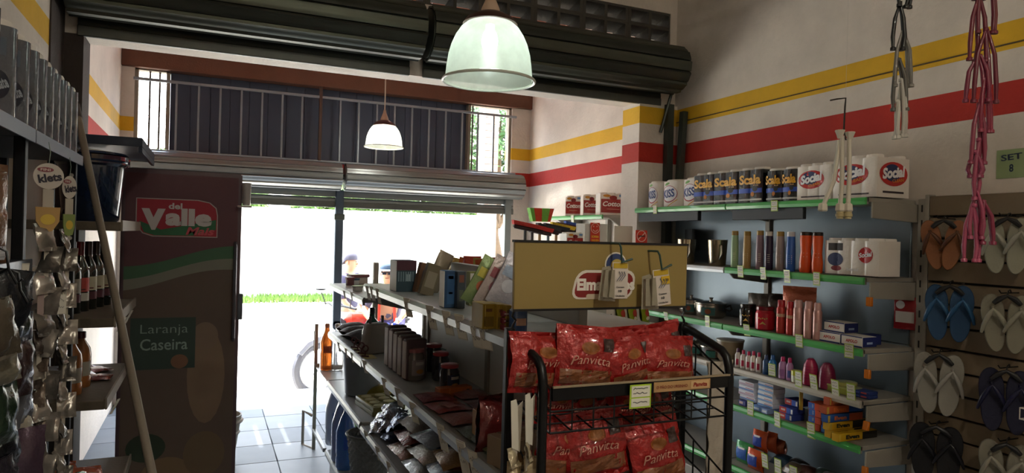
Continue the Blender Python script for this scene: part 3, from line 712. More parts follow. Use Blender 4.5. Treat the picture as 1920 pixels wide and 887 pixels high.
# clear-film bags behind the jars
bag('film_bag', 'crumpled clear film bag standing behind the black jar', 'bag', (3.14, 3.28, Z3), (.14, .06, .19), -.9, foil('#8f8c88', .2), seed=4, wr=.012)
bag('film_bag', 'dark crumpled bag behind the red jar', 'bag', (3.16, 3.12, Z3), (.16, .07, .2), -1.0, foil('#4a4038', .3), seed=5, wr=.012)
def d_peach(t, w, h, fn): decal('rect', 0, h*.42, w*.62, h*.5, M('#b7b3b0', .25, .2, bump=.3), t, fn, .003, 'clear_window')
bag('cotton_bag', 'salmon and silver bag leaning behind the red spray cans', 'bag', (3.1, 2.93, Z3), (.19, .06, .26), -1.15, foil('#c0684a', .35), seed=6, prints=[d_peach], wr=.006)
def spray(label, px, pyb, pyt, pw, col, cap, X=2.955, band=None):
    y = ry(px, pyb, X); k = mpp((X, y, Z3+.1)); H = (pyb-pyt)*k; R = pw*k/2
    dr = (lambda t, w, h, fn: decal('rect', 0, h*.68, w*.9, h*.12, card(band), t, fn, .0008, 'pale_band')) if band else (lambda t, w, h, fn: decal('rect', 0, h*.42, w*.3, h*.3, card('#c9a49a'), t, fn, .0006, 'small_print'))
    tube_bottle('spray_can', label, 'spray can', (X, y, Z3), [(R*.95, 0), (R, .004), (R, H*.74), (R*.8, H*.8)], M(col, .3, .35, var=.06, coat=.3), [(R*.82, H*.79), (R*.8, H*.97), (R*.65, H)], gloss(cap, .3), 'spray cans on the third shelf', draw=dr, rot=-1)
spray('red spray can with tan band, left one of the two', 1464, 617, 555, 17, '#b03a34', '#b4202a', band='#c6a184')
spray('red spray can with tan band, right one of the two', 1481, 619, 557, 14, '#b03a34', '#b4202a', band='#c6a184')
spray('pale pink spray can, tallest of the three pink cans', 1496, 624, 556, 18, '#c59a94', '#cfa39c')
spray('pale pink spray can in the middle of the pink three', 1515, 628, 559, 17, '#c4958e', '#cc9c96')
spray('pale pink spray can beside the white and blue cartons', 1532, 630, 561, 16, '#c4958e', '#cc9c96')
def apolo(label, px0, px1, pyb, z, yoff=0, d=.1, side=True):
    X = 2.95+yoff; a = ry(px0, pyb, X); b = ry(px1, pyb, X); w = abs(a-b); H = .052
    t = box_pack('soap_carton', label, 'carton', (X+d/2, (a+b)/2, z), (w, d, H), FR, '#ded7cf',
        [pr_rect(0, .95, .99, .1, '#1d2a6a'), pr_rect(0, .06, .99, .12, '#1d2a6a'), pr_text('APOLO', 0, .5, .55, .3, '#b5322c', .04)], 'white and blue soap cartons')
    MB().box(w/2, w/2+.001, -d/2+.002, d/2-.002, .002, H-.002).build('blue_end', card('#1b2763'), t, smooth=False)
    MB().box(w/2+.001, w/2+.0015, -d*.2, d*.2, H*.3, H*.5).build('end_print', card('#8fa3c8'), t, smooth=False)
apolo('white and blue soap carton on top of the other soap cartons', 1545, 1583, 612, Z3+.054, .015)
apolo('white and blue soap carton at the lower left of the soap stack', 1535, 1575, 634, Z3)
apolo('white and blue soap carton at the lower right of the soap stack', 1577, 1617, 643, Z3)
t = box_pack('soap_carton', 'dark blue soap carton end standing behind the near soap cartons', 'carton', (3.1, 2.47, Z3), (.06, .1, .052), FR, '#1b2763', [], 'white and blue soap cartons')
# red and clear sachet hung at the back panel
p = at(1700, 588, X=3.245)
def d_red(t, w, h, fn): decal('rect', 0, h*.38, w*.8, h*.34, card('#b9b4b0'), t, fn, .001, 'white_label'); decal('ell', -w*.2, h*.75, w*.4, h*.25, M('#d8d8dc', .15, .3), t, fn, .001, 'clear_ring')
bag('sachet', 'red and clear film sachet hanging at the back of the third shelf', 'sachet', (3.235, p.y, p.z-.08), (.11, .02, .165), FR+.25, foil('#8e1c22', .2), seed=9, prints=[d_red], wr=.002)

# ---- fourth shelf z .845 : small bottles
Z4 = .847
def small_bottle(label, px, pyb, pyt, pw, col, cap, X=2.95, group='small bottles on the white-edged shelf', txt=None, tcol='#b02a4a', shape=0):
    y = ry(px, pyb, X); k = mpp((X, y, Z4)); H = (pyb-pyt)*k; R = pw*k/2
    if shape == 0: pr = [(R*.9, 0), (R, .003), (R, H*.66), (R*.55, H*.78), (R*.45, H*.8)]; cp = [(R*.55, H*.79), (R*.5, H*.97), (R*.4, H)]
    elif shape == 1: pr = [(R*.85, 0), (R, .006), (R, H*.45), (R*.85, H*.75), (R*.5, H*.95)]; cp = [(R*.5, H*.95), (R*.3, H)]
    else: pr = [(R*.9, 0), (R, .004), (R, H*.6)]; cp = [(R*1.04, H*.6), (R*1.04, H*.97), (R*.95, H)]
    dr = None
    if shape == 0:
        def dr(t, w, h, fn): decal('rect', 0, h*.36, w*.45, h*.4, card(tcol), t, fn, .0007, 'printed_label', nu=5)
    if shape == 1:
        def dr(t, w, h, fn):
            for q in range(5): decal('rect', 0, h*(.3+.11*q), w*.7, h*.012, card('#6e1434'), t, fn, .0007, 'moulded_line')
    tube_bottle('small_bottle' if shape == 0 else ('cosmetic_tub' if shape == 2 else 'magenta_bottle'), label, 'bottle' if shape != 2 else 'tub', (X, y, Z4), pr, gloss(col, .3), cp, gloss(cap, .3), group, draw=dr, rot=-1)
for i, (px, pyb, pyt) in enumerate(((1384, 664, 629), (1394, 667, 633), (1404, 669, 635), (1413, 672, 635), (1423, 674, 637))):
    small_bottle(['white bottle with dark purple cap at the far end of the small bottle row', 'white nail polish remover bottle with pink cap, second of the row', 'white bottle with pink cap in the middle of the white five', 'white bottle with pink cap, fourth of the white five', 'white bottle with pink cap next to the blue bottles'][i], px, pyb, pyt, 11, '#d9cfca', '#4a2450' if i == 0 else '#c22a58')
small_bottle('dull blue bottle behind the bright blue one', 1437, 676, 640, 13, '#2c4f7c', '#33406a', tcol='#3b6288')
small_bottle('bright blue bottle with clear cap', 1449, 681, 642, 14, '#2279b8', '#2b5f9e', tcol='#184f84')
small_bottle('lilac bottle with magenta cap, left of two', 1468, 683, 642, 15, '#b583b4', '#c22268', tcol='#a06da8')
small_bottle('lilac bottle with magenta cap, right of two', 1481, 686, 644, 13, '#b583b4', '#c22268', tcol='#4a58a0')
small_bottle('low white tub with yellow-green lid', 1495, 692, 670, 21, '#cfd0b4', '#c3c229', shape=2)
small_bottle('magenta ribbed bottle standing upside down, left of two', 1520, 696, 646, 29, '#a51f4e', '#8f1a44', shape=1, X=2.965)
small_bottle('darker magenta ribbed bottle standing upside down, right of two', 1551, 698, 649, 31, '#7e1840', '#70153a', shape=1, X=2.975)
small_bottle('round translucent yellow-green tub on top of the flat yellow-green container', 1588, 690, 672, 36, '#b8bb60', '#c4c676', shape=2, X=3.03)
t = thing('food_container', 'flat translucent yellow-green container beside the magenta bottles', 'container', (2.99, ry(1578, 706, 2.99), Z4), FR, None)
MB().prism(roundpoly(.2, .09, .03), 0, .028, 'xy').build('base', gloss('#a9ad58', .2), t); MB().prism(roundpoly(.205, .095, .03), .028, .036, 'xy').build('lid', gloss('#bfc27a', .2), t)
for k, (dz, lab) in enumerate(((0, 'blue flat carton lying at the near end of the white-edged shelf, lower one'), (.018, 'blue flat carton lying on top of its twin on the white-edged shelf'))):
    box_pack('flat_carton', lab, 'carton', (3.0, ry(1612, 720, 3.0), Z4+dz), (.15, .07, .017), FR+.1, '#20336e', [pr_rect(-.1, .5, .5, .5, '#3a4f9a'), pr_rect(.3, .5, .2, .4, '#a84444')], 'blue flat cartons')

# ---- fifth shelf z .625 : soap and toothpaste cartons
Z5 = .627
def ystack(label0, px0, px1, pyb, n, hgt, cols, d=.09, X=2.955, Z=Z5, name='soap_box', cat='carton', grp='', prints=None, jit=.004):
    a = ry(px0, pyb, X); b = ry(px1, pyb, X); w = abs(a-b); r_ = random.Random(px0)
    for k in range(n):
        box_pack(name, label0[k] if isinstance(label0, (list, tuple)) else label0, cat, (X+d/2+r_.uniform(-jit, jit), (a+b)/2+r_.uniform(-jit, jit), Z+k*(hgt+.0008)), (w, d, hgt), FR+r_.uniform(-.03, .03), cols[k % len(cols)], prints[k % len(prints)] if prints else [], grp)
pos = ['lowest', 'second', 'third', 'fourth', 'topmost']
sw = lambda c1: [pr_rect(0, .3, .98, .4, c1), pr_rect(.2, .65, .5, .12, '#b54a50')]
ystack(['white and lilac soap box, %s in the far stack beside the wire rack' % q for q in pos[:4]], 1386, 1415, 728, 4, .028, ['#d9dbe6', '#dfe0e8'], prints=[sw('#6f86b8'), sw('#b9a5b8')], grp='far stack of soap boxes', Z=Z5+.032)
ystack(['white and blue soap box, %s in the stack with a snowy peak print' % q for q in pos[:5]], 1421, 1450, 742, 5, .027, ['#dfe3ea', '#e6e8ee'], prints=[sw('#5b8bc6'), sw('#7fa6d4')], grp='peak print soap boxes', Z=Z5+.03)
ystack(['red and blue small soap box at the foot of the far stack'], 1385, 1398, 744, 1, .03, ['#3a3f86'], grp='loose soap boxes', X=2.935, prints=[[pr_rect(-.1, .6, .5, .5, '#c4a8ac')]])
ystack(['pale blue soap box lying in front of the peak print stack, left'], 1408, 1428, 750, 1, .027, ['#6f93cc'], grp='loose soap boxes', X=2.93, prints=[[pr_rect(-.1, .5, .7, .4, '#c6d2e8')]])
ystack(['pale blue soap box lying in front of the peak print stack, right'], 1429, 1441, 757, 1, .027, ['#8fa8d4'], grp='loose soap boxes', X=2.925, prints=[[pr_rect(0, .5, .7, .4, '#dfe5f0')]])
tp = lambda: [pr_rect(-.22, .5, .5, .9, '#bd2f26'), pr_rect(.18, .5, .3, .9, '#2f55b6'), pr_rect(-.2, .55, .3, .3, '#d9b8b4', .0014), pr_rect(.4, .5, .12, .7, '#e8e8ec')]
ystack(['red and blue toothpaste box, lowest of the leaning three', 'red and blue toothpaste box, middle of the leaning three'], 1460, 1486, 772, 2, .034, ['#2a3f92'], prints=[tp(), tp()], grp='red and blue toothpaste boxes', name='toothpaste_box', X=2.94)
ystack(['red and blue toothpaste box, set back on top of two others'], 1472, 1497, 752, 1, .034, ['#2a3f92'], prints=[tp()], grp='red and blue toothpaste boxes', name='toothpaste_box', X=2.99, Z=Z5+.072)
op = lambda: [pr_rect(-.2, .5, .5, .96, '#2b62b8'), pr_rect(.2, .5, .34, .96, '#d24a22'), pr_rect(-.1, .5, .12, .6, '#d8d8e0')]
ystack(['blue and orange toothpaste box, %s of the upright block by the yellow boxes' % q for q in ('lowest', 'second', 'third', 'topmost')], 1514, 1538, 790, 4, .034, ['#c9522a'], prints=[op(), op()], grp='blue and orange toothpaste boxes', name='toothpaste_box', X=2.93)
ystack(['blue carton between the orange block and the yellow toothpaste boxes, %s' % q for q in ('lower', 'middle', 'upper')], 1540, 1549, 798, 3, .037, ['#2150a8'], prints=[[pr_rect(0, .5, .6, .7, '#4f86d0')]], grp='narrow blue cartons', X=2.93)
def even(label, px0, px1, pyb, z, c1, c2, tcol, Yf, l2='#1b1b1e'):
    a = at(px0, pyb, Y=Yf); b = at(px1, pyb, Y=Yf); w = b.x-a.x
    box_pack('toothpaste_box', label, 'carton', ((a.x+b.x)/2, Yf+.02, z), (w, .04, .038), 0, c1,
      [pr_rect(.3, .5, .38, .95, c2), pr_text('Even', -.14, .52, .34, .55, tcol, .05), pr_rect(-.46, .5, .06, .9, '#d9b43a' if c1.startswith('#d') else '#b9a040')], 'toothpaste boxes with their long side to the viewer')
even('yellow toothpaste box, loose one in front at the shelf edge', 1572, 1645, 812, Z5, '#d0a41a', '#1e1b14', '#1e2a20', 2.44)
even('yellow toothpaste box, lower one behind the loose yellow box', 1558, 1628, 800, Z5, '#c99c18', '#1e1b14', '#1e2a20', 2.50)
even('yellow toothpaste box, upper one of the yellow pair', 1555, 1626, 785, Z5+.04, '#cfa31c', '#1e1b14', '#1e2a20', 2.50)
even('blue toothpaste box with orange tip lying on the yellow boxes', 1552, 1618, 770, Z5+.08, '#1f4f96', '#b4522a', '#d06a30', 2.50)
even('blue toothpaste box with orange tip, upside down on the pile', 1550, 1618, 756, Z5+.12, '#b4522a', '#1f4f96', '#d06a30', 2.51)
even('orange toothpaste box topmost on the pile by the orange clip', 1556, 1590, 745, Z5+.16, '#b4502a', '#a33f22', '#e0a070', 2.52)
bag('snack_bag', 'thin gold foil strip hanging over the toothpaste boxes', 'bag', (2.96, ry(1502, 750, 2.96), .70), (.02, .01, .12), -1, foil('#b59a3c', .2), seed=3, wr=.003, nu=6)

# ---- lowest visible shelf z .26
Z6 = .262
def soft_pack(label, px0, px1, pyb, hgt, col, X=2.96, d=.08, z=Z6, prints=(), rot=0, grp='wrapped household packs on the lowest shelf', tilt=0):
    a = ry(px0, pyb, X); b = ry(px1, pyb, X)
    t = bag('wrapped_pack', label, 'pack', (X+d/2, (a+b)/2, z), (abs(a-b)*1.04, d, hgt), (tilt, 0, FR+rot), foil(col, .35), grp, seed=px0, prints=prints, wr=.003, nu=8, nv=8)
    return t
lb = lambda c: [lambda t, w, h, fn: decal('rect', 0, h*.5, w*.6, h*.5, card(c), t, fn, .001, 'label'), lambda t, w, h, fn: decal('rect', 0, h*.75, w*.4, h*.08, card('#e8e8e8'), t, fn, .0016, 'label')]
soft_pack('green and blue wrapped soap bar pack at the far end of the lowest shelf', 1372, 1402, 868, .13, '#2f8f4a', prints=lb('#2f62b4'))
soft_pack('orange and blue wrapped pack standing on the lowest shelf', 1393, 1421, 880, .12, '#c8501f', prints=lb('#2d4aa8'), X=2.94)
soft_pack('orange and blue wrapped pack stacked on top of another', 1404, 1428, 848, .12, '#c8501f', prints=lb('#2d4aa8'), X=3.0, z=Z6+.1, rot=.1)
soft_pack('orange wrapped pack behind the stacked one', 1430, 1446, 850, .12, '#b84a22', X=3.04, z=Z6+.1, rot=.2)
soft_pack('dark orange wrapped pack set back on the lowest shelf', 1444, 1462, 856, .1, '#8f4222', X=3.08, z=Z6+.08)
rr_ = random.Random(12)
cl = ['#28435a', '#3f3a36', '#5a4a3a', '#4d2f28', '#3a4a40', '#564436', '#2f3a48', '#5c3c30', '#444038', '#35424a']
for i in range(10):
    y = 3.02-i*.066; X = 3.0+rr_.uniform(0, .12)
    bag('wrapped_pack', ['dull teal soap pack', 'dark brown sponge pack', 'tan sponge pack', 'rust red bar pack', 'moss green bar pack', 'brown paper pack', 'slate blue pack', 'brick coloured pack', 'olive grey pack', 'blue-grey pack'][i]+' lying flat on the lowest right-hand shelf', 'pack', (X, y, Z6+.05), (.12, .07, .1), (-PI/2*.75, 0, FR+rr_.uniform(-.4, .4)), foil(cl[i], .4), 'flat packs on the lowest shelf', seed=i+30, wr=.003, nu=8, nv=8)

# ---- price tags on the right shelves
def rtag(label, px, py, X=2.898, w=.05, h=.068, s=0, tl=.12):
    p = at(px, py, X=X); price_tag(label, p, FR+random.uniform(-.12, .12), w, h, 0, random.uniform(.03, .2) if tl else 0, s)
tags = [(1228, 385, 'below the first white roll pack on the top shelf'), (1452, 376, 'below the sideways black towel packs'),
 (1388, 498, 'below the pale green bottle'), (1430, 501, 'below the mauve bottle'), (1475, 506, 'below the taupe bottle'), (1531, 510, 'below the orange bottles'),
 (1248, 585, 'at the far end of the third shelf edge'), (1326, 592, 'below the right saucepan'), (1399, 608, 'below the black jar'), (1498, 627, 'below the pink spray cans'), (1592, 645, 'below the soap cartons'),
 (1447, 682, 'under the lilac bottles, small one'), (1497, 696, 'left one of the pair under the magenta bottles'), (1524, 702, 'right one of the pair under the magenta bottles'), (1565, 712, 'under the flat yellow-green container'), (1595, 719, 'lowest on the white shelf edge beside the orange clip'),
 (1407, 752, 'under the peak print soap boxes'), (1457, 772, 'under the far toothpaste boxes'), (1520, 792, 'under the blue and orange toothpaste block'),
 (1433, 850, 'left one in front of the lowest shelf packs'), (1458, 860, 'middle one in front of the lowest shelf packs'), (1487, 874, 'right one in front of the lowest shelf packs')]
for i, (px, py, s) in enumerate(tags):
    small = i in (0, 1, 6)
    rtag('lime-bordered price tag '+s, px, py, w=.05 if py > 600 else .048, h=.085 if py > 690 else (.07 if not small else .06), s=i)

# ================================================================== SLAT WALL WITH FLIP-FLOPS
sw_ = thing('slatwall', 'brown grooved slat board on the right wall holding flip-flops', 'display board', (3.265, 1.7, 0))
slm = M('#75654f', .55, var=.14, scale=5, bump=.12)
for k in range(16):
    z1 = 1.852-.106*(k-.0); z0 = z1-.100
    MB().box(-.02, .03, -.75, .57, z0+.004, z1).build('slat_board', slm, sw_, bevel=.003)
MB().box(.012, .03, -.75, .57, .15, 1.85).build('backing', BLACK, sw_, smooth=False)
MB().box(-.022, .03, .572, .592, .15, 1.86).build('edge_strip', GREYM, sw_, bevel=.002)

def sole_poly(L, W):
    pts = []
    n = 28
    for k in range(n):
        t = 2*PI*k/n; z = math.cos(t); s = math.sin(t)
        ww = W/2*(.76+.24*(.5+.5*z))*(1-.10*math.exp(-((z+.15)/.35)**2))
        pts.append((math.copysign(ww*max(0, 1-abs(z)**2.8)**.5, s) if abs(s) > 1e-6 else 0, z*L/2))
    return pts
_sole = {}
def flip_pair(label, px, py0, py1, wpx, col, strap, X=3.16, fan=.12, turn=0.0, shade=None, hook_tag=False):
    c = at(px, (py0+py1)/2, X=X); k = mpp(c); H = (py1-py0)*k; W = wpx*k*.50
    t = thing('flip_flop_pair', label, 'flip-flops', (X, c.y, c.z+H/2), -.95+turn, 'flip-flop pairs on hooks')
    f8 = lambda c, q=.78: '#%02x%02x%02x' % tuple(int(int(c[i:i+2], 16)*q) for i in (1, 3, 5))
    col, strap = f8(col), f8(strap)
    fm = M(col, .65, var=.1, bump=.15, bscale=120); sm = gloss(strap, .35)
    key = (round(H, 2), round(W, 2))
    for s in (-1, 1):
        if key not in _sole:
            _sole[key] = MB().prism(sole_poly(H, W), -.009, .009, 'xz').mesh('sole', bevel=.003)
        me = _sole[key].copy(); me.materials.clear(); me.materials.append(fm)
        so = link('sole', me, None, t, (s*W*.44, -.012*s, -H/2), (0, s*fan, 0))
        # strap: V from toe peg to both sides, arching off the sole
        pts = []
        for q in range(9):
            u = -1+2*q/8
            pts.append((u*W*.50*(1+.12*math.sin(PI*abs(u))), -.012-.042*(1-abs(u)**2.2)**.8, (-.17+.45*(1-abs(u)**1.25))*H*.9))
        MB().tube(pts, [.006, .009, .0105, .009, .006, .009, .0105, .009, .006], 8).build('strap', sm, so, ang=1.4)
        MB().lathe([(0, 0), (.006, 0), (.006, .01), (0, .01)], 8, (0, -.014, H*.25), cap=False).build('toe_peg', sm, so)
    MB().tube([(-W*.5, -.03, -H*.16), (-W*.3, -.035, -H*.08), (0, -.03, -.005), (W*.3, -.035, -H*.08), (W*.5, -.03, -H*.16)], [.009, .012, .008, .012, .009], 8).tube([(0, -.028, -.005), (.004, -.02, .016), (.012, .0, .02), (.016, .012, .01)], .003, 6).build('plastic_hanger', BLACK, t)
    return t, c, H
def hook(label, Y, Z, X0=3.12, bracket=False):
    t = thing('display_hook', label, 'hook', (3.25, Y, Z), 0, 'slat wall hooks')
    MB().tube([(0, 0, 0), (X0-3.25, 0, .0), (X0-3.262, 0, .012)], .0028, 6).build('rod', M('#2c2c2e', .35, .8), t)
    MB().box(-.004, .004, -.012, .012, -.03, .008).build('back_plate', M('#3a352f', .5, .5), t, bevel=.001)
ffs = [('tan flip-flop pair with bronze straps beside the shelving, top row', 1768, 412, 507, 74, '#a8683a', '#6b3d22', .2),
 ('cream flip-flop pair with glossy pale straps in the top right corner of the slat board', 1886, 408, 514, 82, '#b3b09a', '#c9c6b4', .08),
 ('blue flip-flop pair hanging under the tan pair', 1779, 534, 640, 86, '#1d4f7c', '#2d6a9e', .06),
 ('cream flip-flop pair in the second row by the right edge', 1886, 552, 662, 84, '#a39e88', '#c2bea8', .1),
 ('off-white flip-flop pair with white straps under the blue pair', 1759, 662, 778, 86, '#b5b0a4', '#cfcac0', .1),
 ('navy blue flip-flop pair in the third row by the right edge', 1884, 692, 812, 92, '#15163a', '#1c1d48', .04),
 ('black flip-flop pair at the bottom beside the shelving', 1754, 796, 905, 96, '#0f0f16', '#191922', .05),
 ('beige flip-flop pair cut by the lower right corner', 1884, 828, 940, 88, '#a09a88', '#bdb8a6', .12)]
for lab, px, a, b, w, c1, c2, fan in ffs:
    t, c, H = flip_pair(lab, px, a, b, w, c1, c2, fan=fan)
    hook('black wire hook holding the '+lab.split(' flip')[0]+' flip-flops'+(' near the top corner' if 'top right' in lab else ''), c.y, c.z+H/2+.006)
# small wire basket corner at the right edge
p = at(1912, 775, X=3.0)
wb = thing('wire_basket', 'small white wire holder with orange packet at the right edge', 'basket', p)
for z in (-.022, .022): MB().tube([(0, 0, z), (0, -.12, z), (.08, -.12, z), (.08, 0, z)], .003, 6, closed=True).build('wire', M('#cfcac0', .4), wb)
for y in (0, -.04, -.08, -.12): MB().tube([(0, y, -.022), (0, y, .022)], .0022, 6).build('wire', M('#cfcac0', .4), wb)
tag(MB().box(-.02, .02, -.04, .04, -.02, .015).build('packet', card('#b5602c'), loc=p+Vector((.04, -.06, 0)), bevel=.003), 'orange packet in the small white wire holder', 'packet')
# handwritten note on the wall
p = at(1906, 306, X=3.298)
nt = thing('paper_note', 'pale green handwritten price note taped high on the right wall', 'note', p, FR)
MB().box(-.085, .085, -.0015, 0, -.065, .065).build('paper', card('#93a578'), nt, smooth=False)
text('SET', -.02, .03, .09, .028, card('#23324a'), nt, lambda x, z: -.0015, rot=.06); text('8', -.02, -.02, .018, .035, card('#23324a'), nt, lambda x, z: -.0015)

# ================================================================== HANGING STRAP CHAINS AND HOSES
def strap_pair(root, z, L, w, mat, dx, seed):
    r = random.Random(seed); m = MB()
    for k in range(3):
        a = r.uniform(-.012, .012); b = r.uniform(-.014, .014); s = -1 if k % 2 else 1
        m.tube([(dx+a*.3, b*.5, z), (dx+s*w*.5+a, b, z-L*.35), (dx+s*w*.7+a, b, z-L*.75), (dx+s*w*.6+a*1.5, b, z-L)], [.004, .0065, .007, .005], 8)
        m.lathe([(0, -.007), (.009, -.006), (.009, .003), (.004, .007), (0, .007)], 8, (dx+s*w*.6+a*1.5, b, z-L))
    m.lathe([(0, -.009), (.008, -.006), (.008, .004), (0, .008)], 8, (dx+a*.3, 0, z))
    o = m.build('strap_bundle', mat, root, ang=1.4); o['kind'] = 'stuff'; return o
def strap_chain(label, px, segs, d, cat='straps'):
    p0 = at(px, 0, d=d); t = thing('strap_chain', label, cat, (p0.x, p0.y, 0), YAW*-1)
    for i, (px_, y0, y1, c, w) in enumerate(segs):
        a = at(px_, y0, d=d); b = at(px_, y1, d=d); dx = (a.x-p0.x)*math.cos(YAW)-(a.y-p0.y)*math.sin(YAW)
        strap_pair(t, a.z, a.z-b.z, w, gloss(c, .35), dx, i+px)
    MB().tube([(0, 0, at(px, segs[0][1], d=d).z), (0, 0, 4.3)], .0012, 5).build('string', gloss('#d8d4cc'), t)
    return t
strap_chain('long chain of pink and dark red sandal straps hanging from the ceiling at right', 1845,
  [(1840, -120, -5, '#571626', .035), (1850, -70, 60, '#641a2c', .035), (1836, -10, 112, '#6b1c30', .03), (1850, 55, 190, '#671a2e', .035), (1836, 105, 188, '#74203a', .03), (1846, 140, 245, '#7d2038', .022), (1836, 195, 305, '#7d2c42', .022), (1836, 262, 372, '#8c3850', .025), (1830, 285, 330, '#80304a', .04), (1832, 360, 445, '#8a3650', .03), (1826, 385, 488, '#923c56', .026), (1842, 378, 455, '#74203a', .03)], 2.15)
strap_chain('chain of black and grey sandal straps hanging left of the pink chain', 1690,
  [(1695, -60, 12, '#141414', .04), (1688, 5, 92, '#17181a', .03), (1692, 60, 160, '#77746c', .025), (1684, 112, 205, '#55544f', .02), (1690, 150, 255, '#b3b0a6', .014), (1684, 190, 258, '#c4c1b6', .012)], 2.3)
d = 2.3; p0 = at(1583, 250, d=d)
hb = thing('hose_bunch', 'three white connector hoses hanging from a bent wire hook before the paper rolls', 'hoses', p0, -YAW)
k = d/FPX*1.0
def q(px, py, y=0): return ((px-1583)*k, y, -(py-250)*k)
hm = gloss('#c4bdac', .4)
for i, (pts, yy) in enumerate((([(1579, 255), (1581, 330), (1579, 388)], 0), ([(1590, 262), (1592, 330), (1591, 388)], -.01), ([(1578, 262), (1568, 340), (1549, 388)], .01))):
    MB().tube([q(a, b, yy) for a, b in pts], .0075, 10).build('hose', hm, hb)
    e = pts[-1]; x, y, z = q(e[0], e[1], yy)
    MB().lathe([(.010, 0.012), (.015, .008), (.017, -.012), (.013, -.016)], 6, (x, y, z)).build('hex_nut', hm, hb, ang=.4)
    if i < 2: MB().lathe([(.012, -.016), (.012, -.022), (.0145, -.024), (.0145, -.032), (.011, -.034), (.011, -.04)], 14, (x, y, z)).build('thread_end', gloss('#a89a70', .4), hb)
for x, y in ((1575, 252), (1594, 255)): MB().lathe([(.008, -.014), (.011, -.002), (.017, .012), (.015, .014)], 8, q(x, y)).build('hex_nut', hm, hb, ang=.4)
MB().tube([q(1555, 189), q(1568, 186), q(1584, 184), q(1583, 200), q(1582, 245), q(1586, 262), q(1595, 262), q(1592, 250)], .0028, 6).build('wire_hook', M('#3b3631', .5, .6), hb)
MB().tube([q(1584, 184), (q(1584, 184)[0], 0, 4.3-p0.z)], .0004, 4).build('nylon_line', gloss('#cfcac0'), hb)

# ================================================================== WIRE SNACK RACK
BW = M('#121315', .35, .4, var=.05)
RX0, RX1, RYF, RYB = .715, 1.262, 1.42, 1.62
rk = thing('snack_rack', 'black wire snack rack at the end of the middle gondola', 'rack', ((RX0+RX1)/2, (RYF+RYB)/2, 0))
OX, OY = (RX0+RX1)/2, (RYF+RYB)/2; hx = (RX1-RX0)/2; hy = .1
for s in (-1, 1):
    MB().box(s*hx-.012, s*hx+.012, hy-.012, hy+.012, 0, 1.365).build('back_post', BW, rk, bevel=.003)
    pts = [(s*hx, hy, 1.35)]+[(s*hx, hy-.04-.13*u, 1.345-.035*u) for u in (0, .5, 1)]+[(s*hx, -hy+.012, 1.295), (s*hx, -hy+.003, 1.27), (s*hx, -hy, 1.24), (s*hx, -hy, 0)]
    MB().tube(pts, .0115, 10).build('front_frame', BW, rk)
    MB().tube([(s*hx, hy, .03), (s*hx, -hy, .03)], .01, 8).build('foot_bar', BW, rk)
def basket(zf, zb, zbot, tilt=0):
    """zf: front rail z, zb: back top z, zbot: bottom at front"""
    m = MB(); x0, x1 = -hx+.02, hx-.005
    for z in (zbot, (zf+zbot)/2): m.tube([(x0, -hy, z), (x1, -hy, z)], .0028, 5)
    for i in range(10):
        x = x0+(x1-x0)*i/9; m.tube([(x, -hy, zf), (x, -hy, zbot), (x, hy-.01, zbot+.03)], .0024, 5)
    for u in (.25, .5, .75, 1): m.tube([(x0, -hy+u*(2*hy-.01), zbot+.03*u), (x1, -hy+u*(2*hy-.01), zbot+.03*u)], .0024, 5)
    for x in (x0, x1):
        for v in (0, .5, 1): m.tube([(x, -hy, zbot+(zf-zbot)*v), (x, hy-.01, zbot+.03+(zb-zbot-.03)*v)], .0026, 5)
        for u in (.33, .66): m.tube([(x, -hy+u*2*hy, zbot+.03*u), (x, -hy+u*2*hy, zf+(zb-zf)*u)], .0024, 5)
    o = m.build('wire_basket', BW, rk, smooth=False); o['kind'] = 'stuff'
basket(1.245, 1.335, 1.145); basket(.985, 1.07, .885); basket(.72, .8, .62); basket(.45, .53, .35)
for zt in (1.252, .99, .725, .455):
    MB().box(-hx+.022, hx+.008, -hy-.006, -hy+.004, zt-.032, zt).build('label_rail', BW, rk, bevel=.001)
    MB().box(-hx+.022, hx+.008, -hy-.009, -hy-.003, zt-.002, zt+.003).build('rail_lip', M('#9a8a70', .4, .2), rk, bevel=.0005)
y_ = -hy-.006
MB().box(.03, .205, y_-.0012, y_, 1.222, 1.247).build('printed_strip', card('#b08a5c'), rk, smooth=False)
text('O PÃO DO URSINHO', .085, 1.2345, .095, .009, card('#7a2a1c'), rk, lambda x, z: y_-.0012, .0006, .02)
MB().box(.143, .2, y_-.002, y_-.0012, 1.225, 1.244).build('logo_patch', card('#c9a878'), rk, smooth=False)
text('Panvita', .172, 1.2345, .044, .011, card('#8a2118'), rk, lambda x, z: y_-.002, .0006, .04, shear=.2)
price_tag('large lime-bordered handwritten price tag on the front rail of the wire rack', (OX-.015+.0, RYF-.015, 1.247), 0, .062, .058, 0, .02, 77, group=None)
# rack sign board
sg = thing('sign_board', 'mustard board with dark red oval logo clipped above the wire rack', 'sign', (OX+.0, RYB-.01, 0))
MB().box(-.272, .272, -.006, .006, 1.412, 1.588).build('board', M('#8c7844', .5, var=.08, scale=2), sg, bevel=.002)
MB().box(-.274, .274, -.008, .008, 1.408, 1.414).box(-.274, .274, -.008, .008, 1.586, 1.592).build('edge_trim', BLACK, sg, smooth=False)
pl = roundpoly(.19, .078, .027); pl = [(x+.012*math.sin((z)*20), z+.012*math.cos(x*12)) for x, z in pl]
g = lambda poly, s: [(x*s[0], z*s[1]) for x, z in poly]
decal('poly', -.004, 1.468, 1, 1, card('#d9d3c6'), sg, lambda x, z: -.006, .0008, 'logo_outline', poly=g(pl, (1, 1)))
decal('poly', -.004, 1.468, 1, 1, card('#7d1f1c'), sg, lambda x, z: -.006, .0012, 'logo_red', poly=g(pl, (.93, .85)))
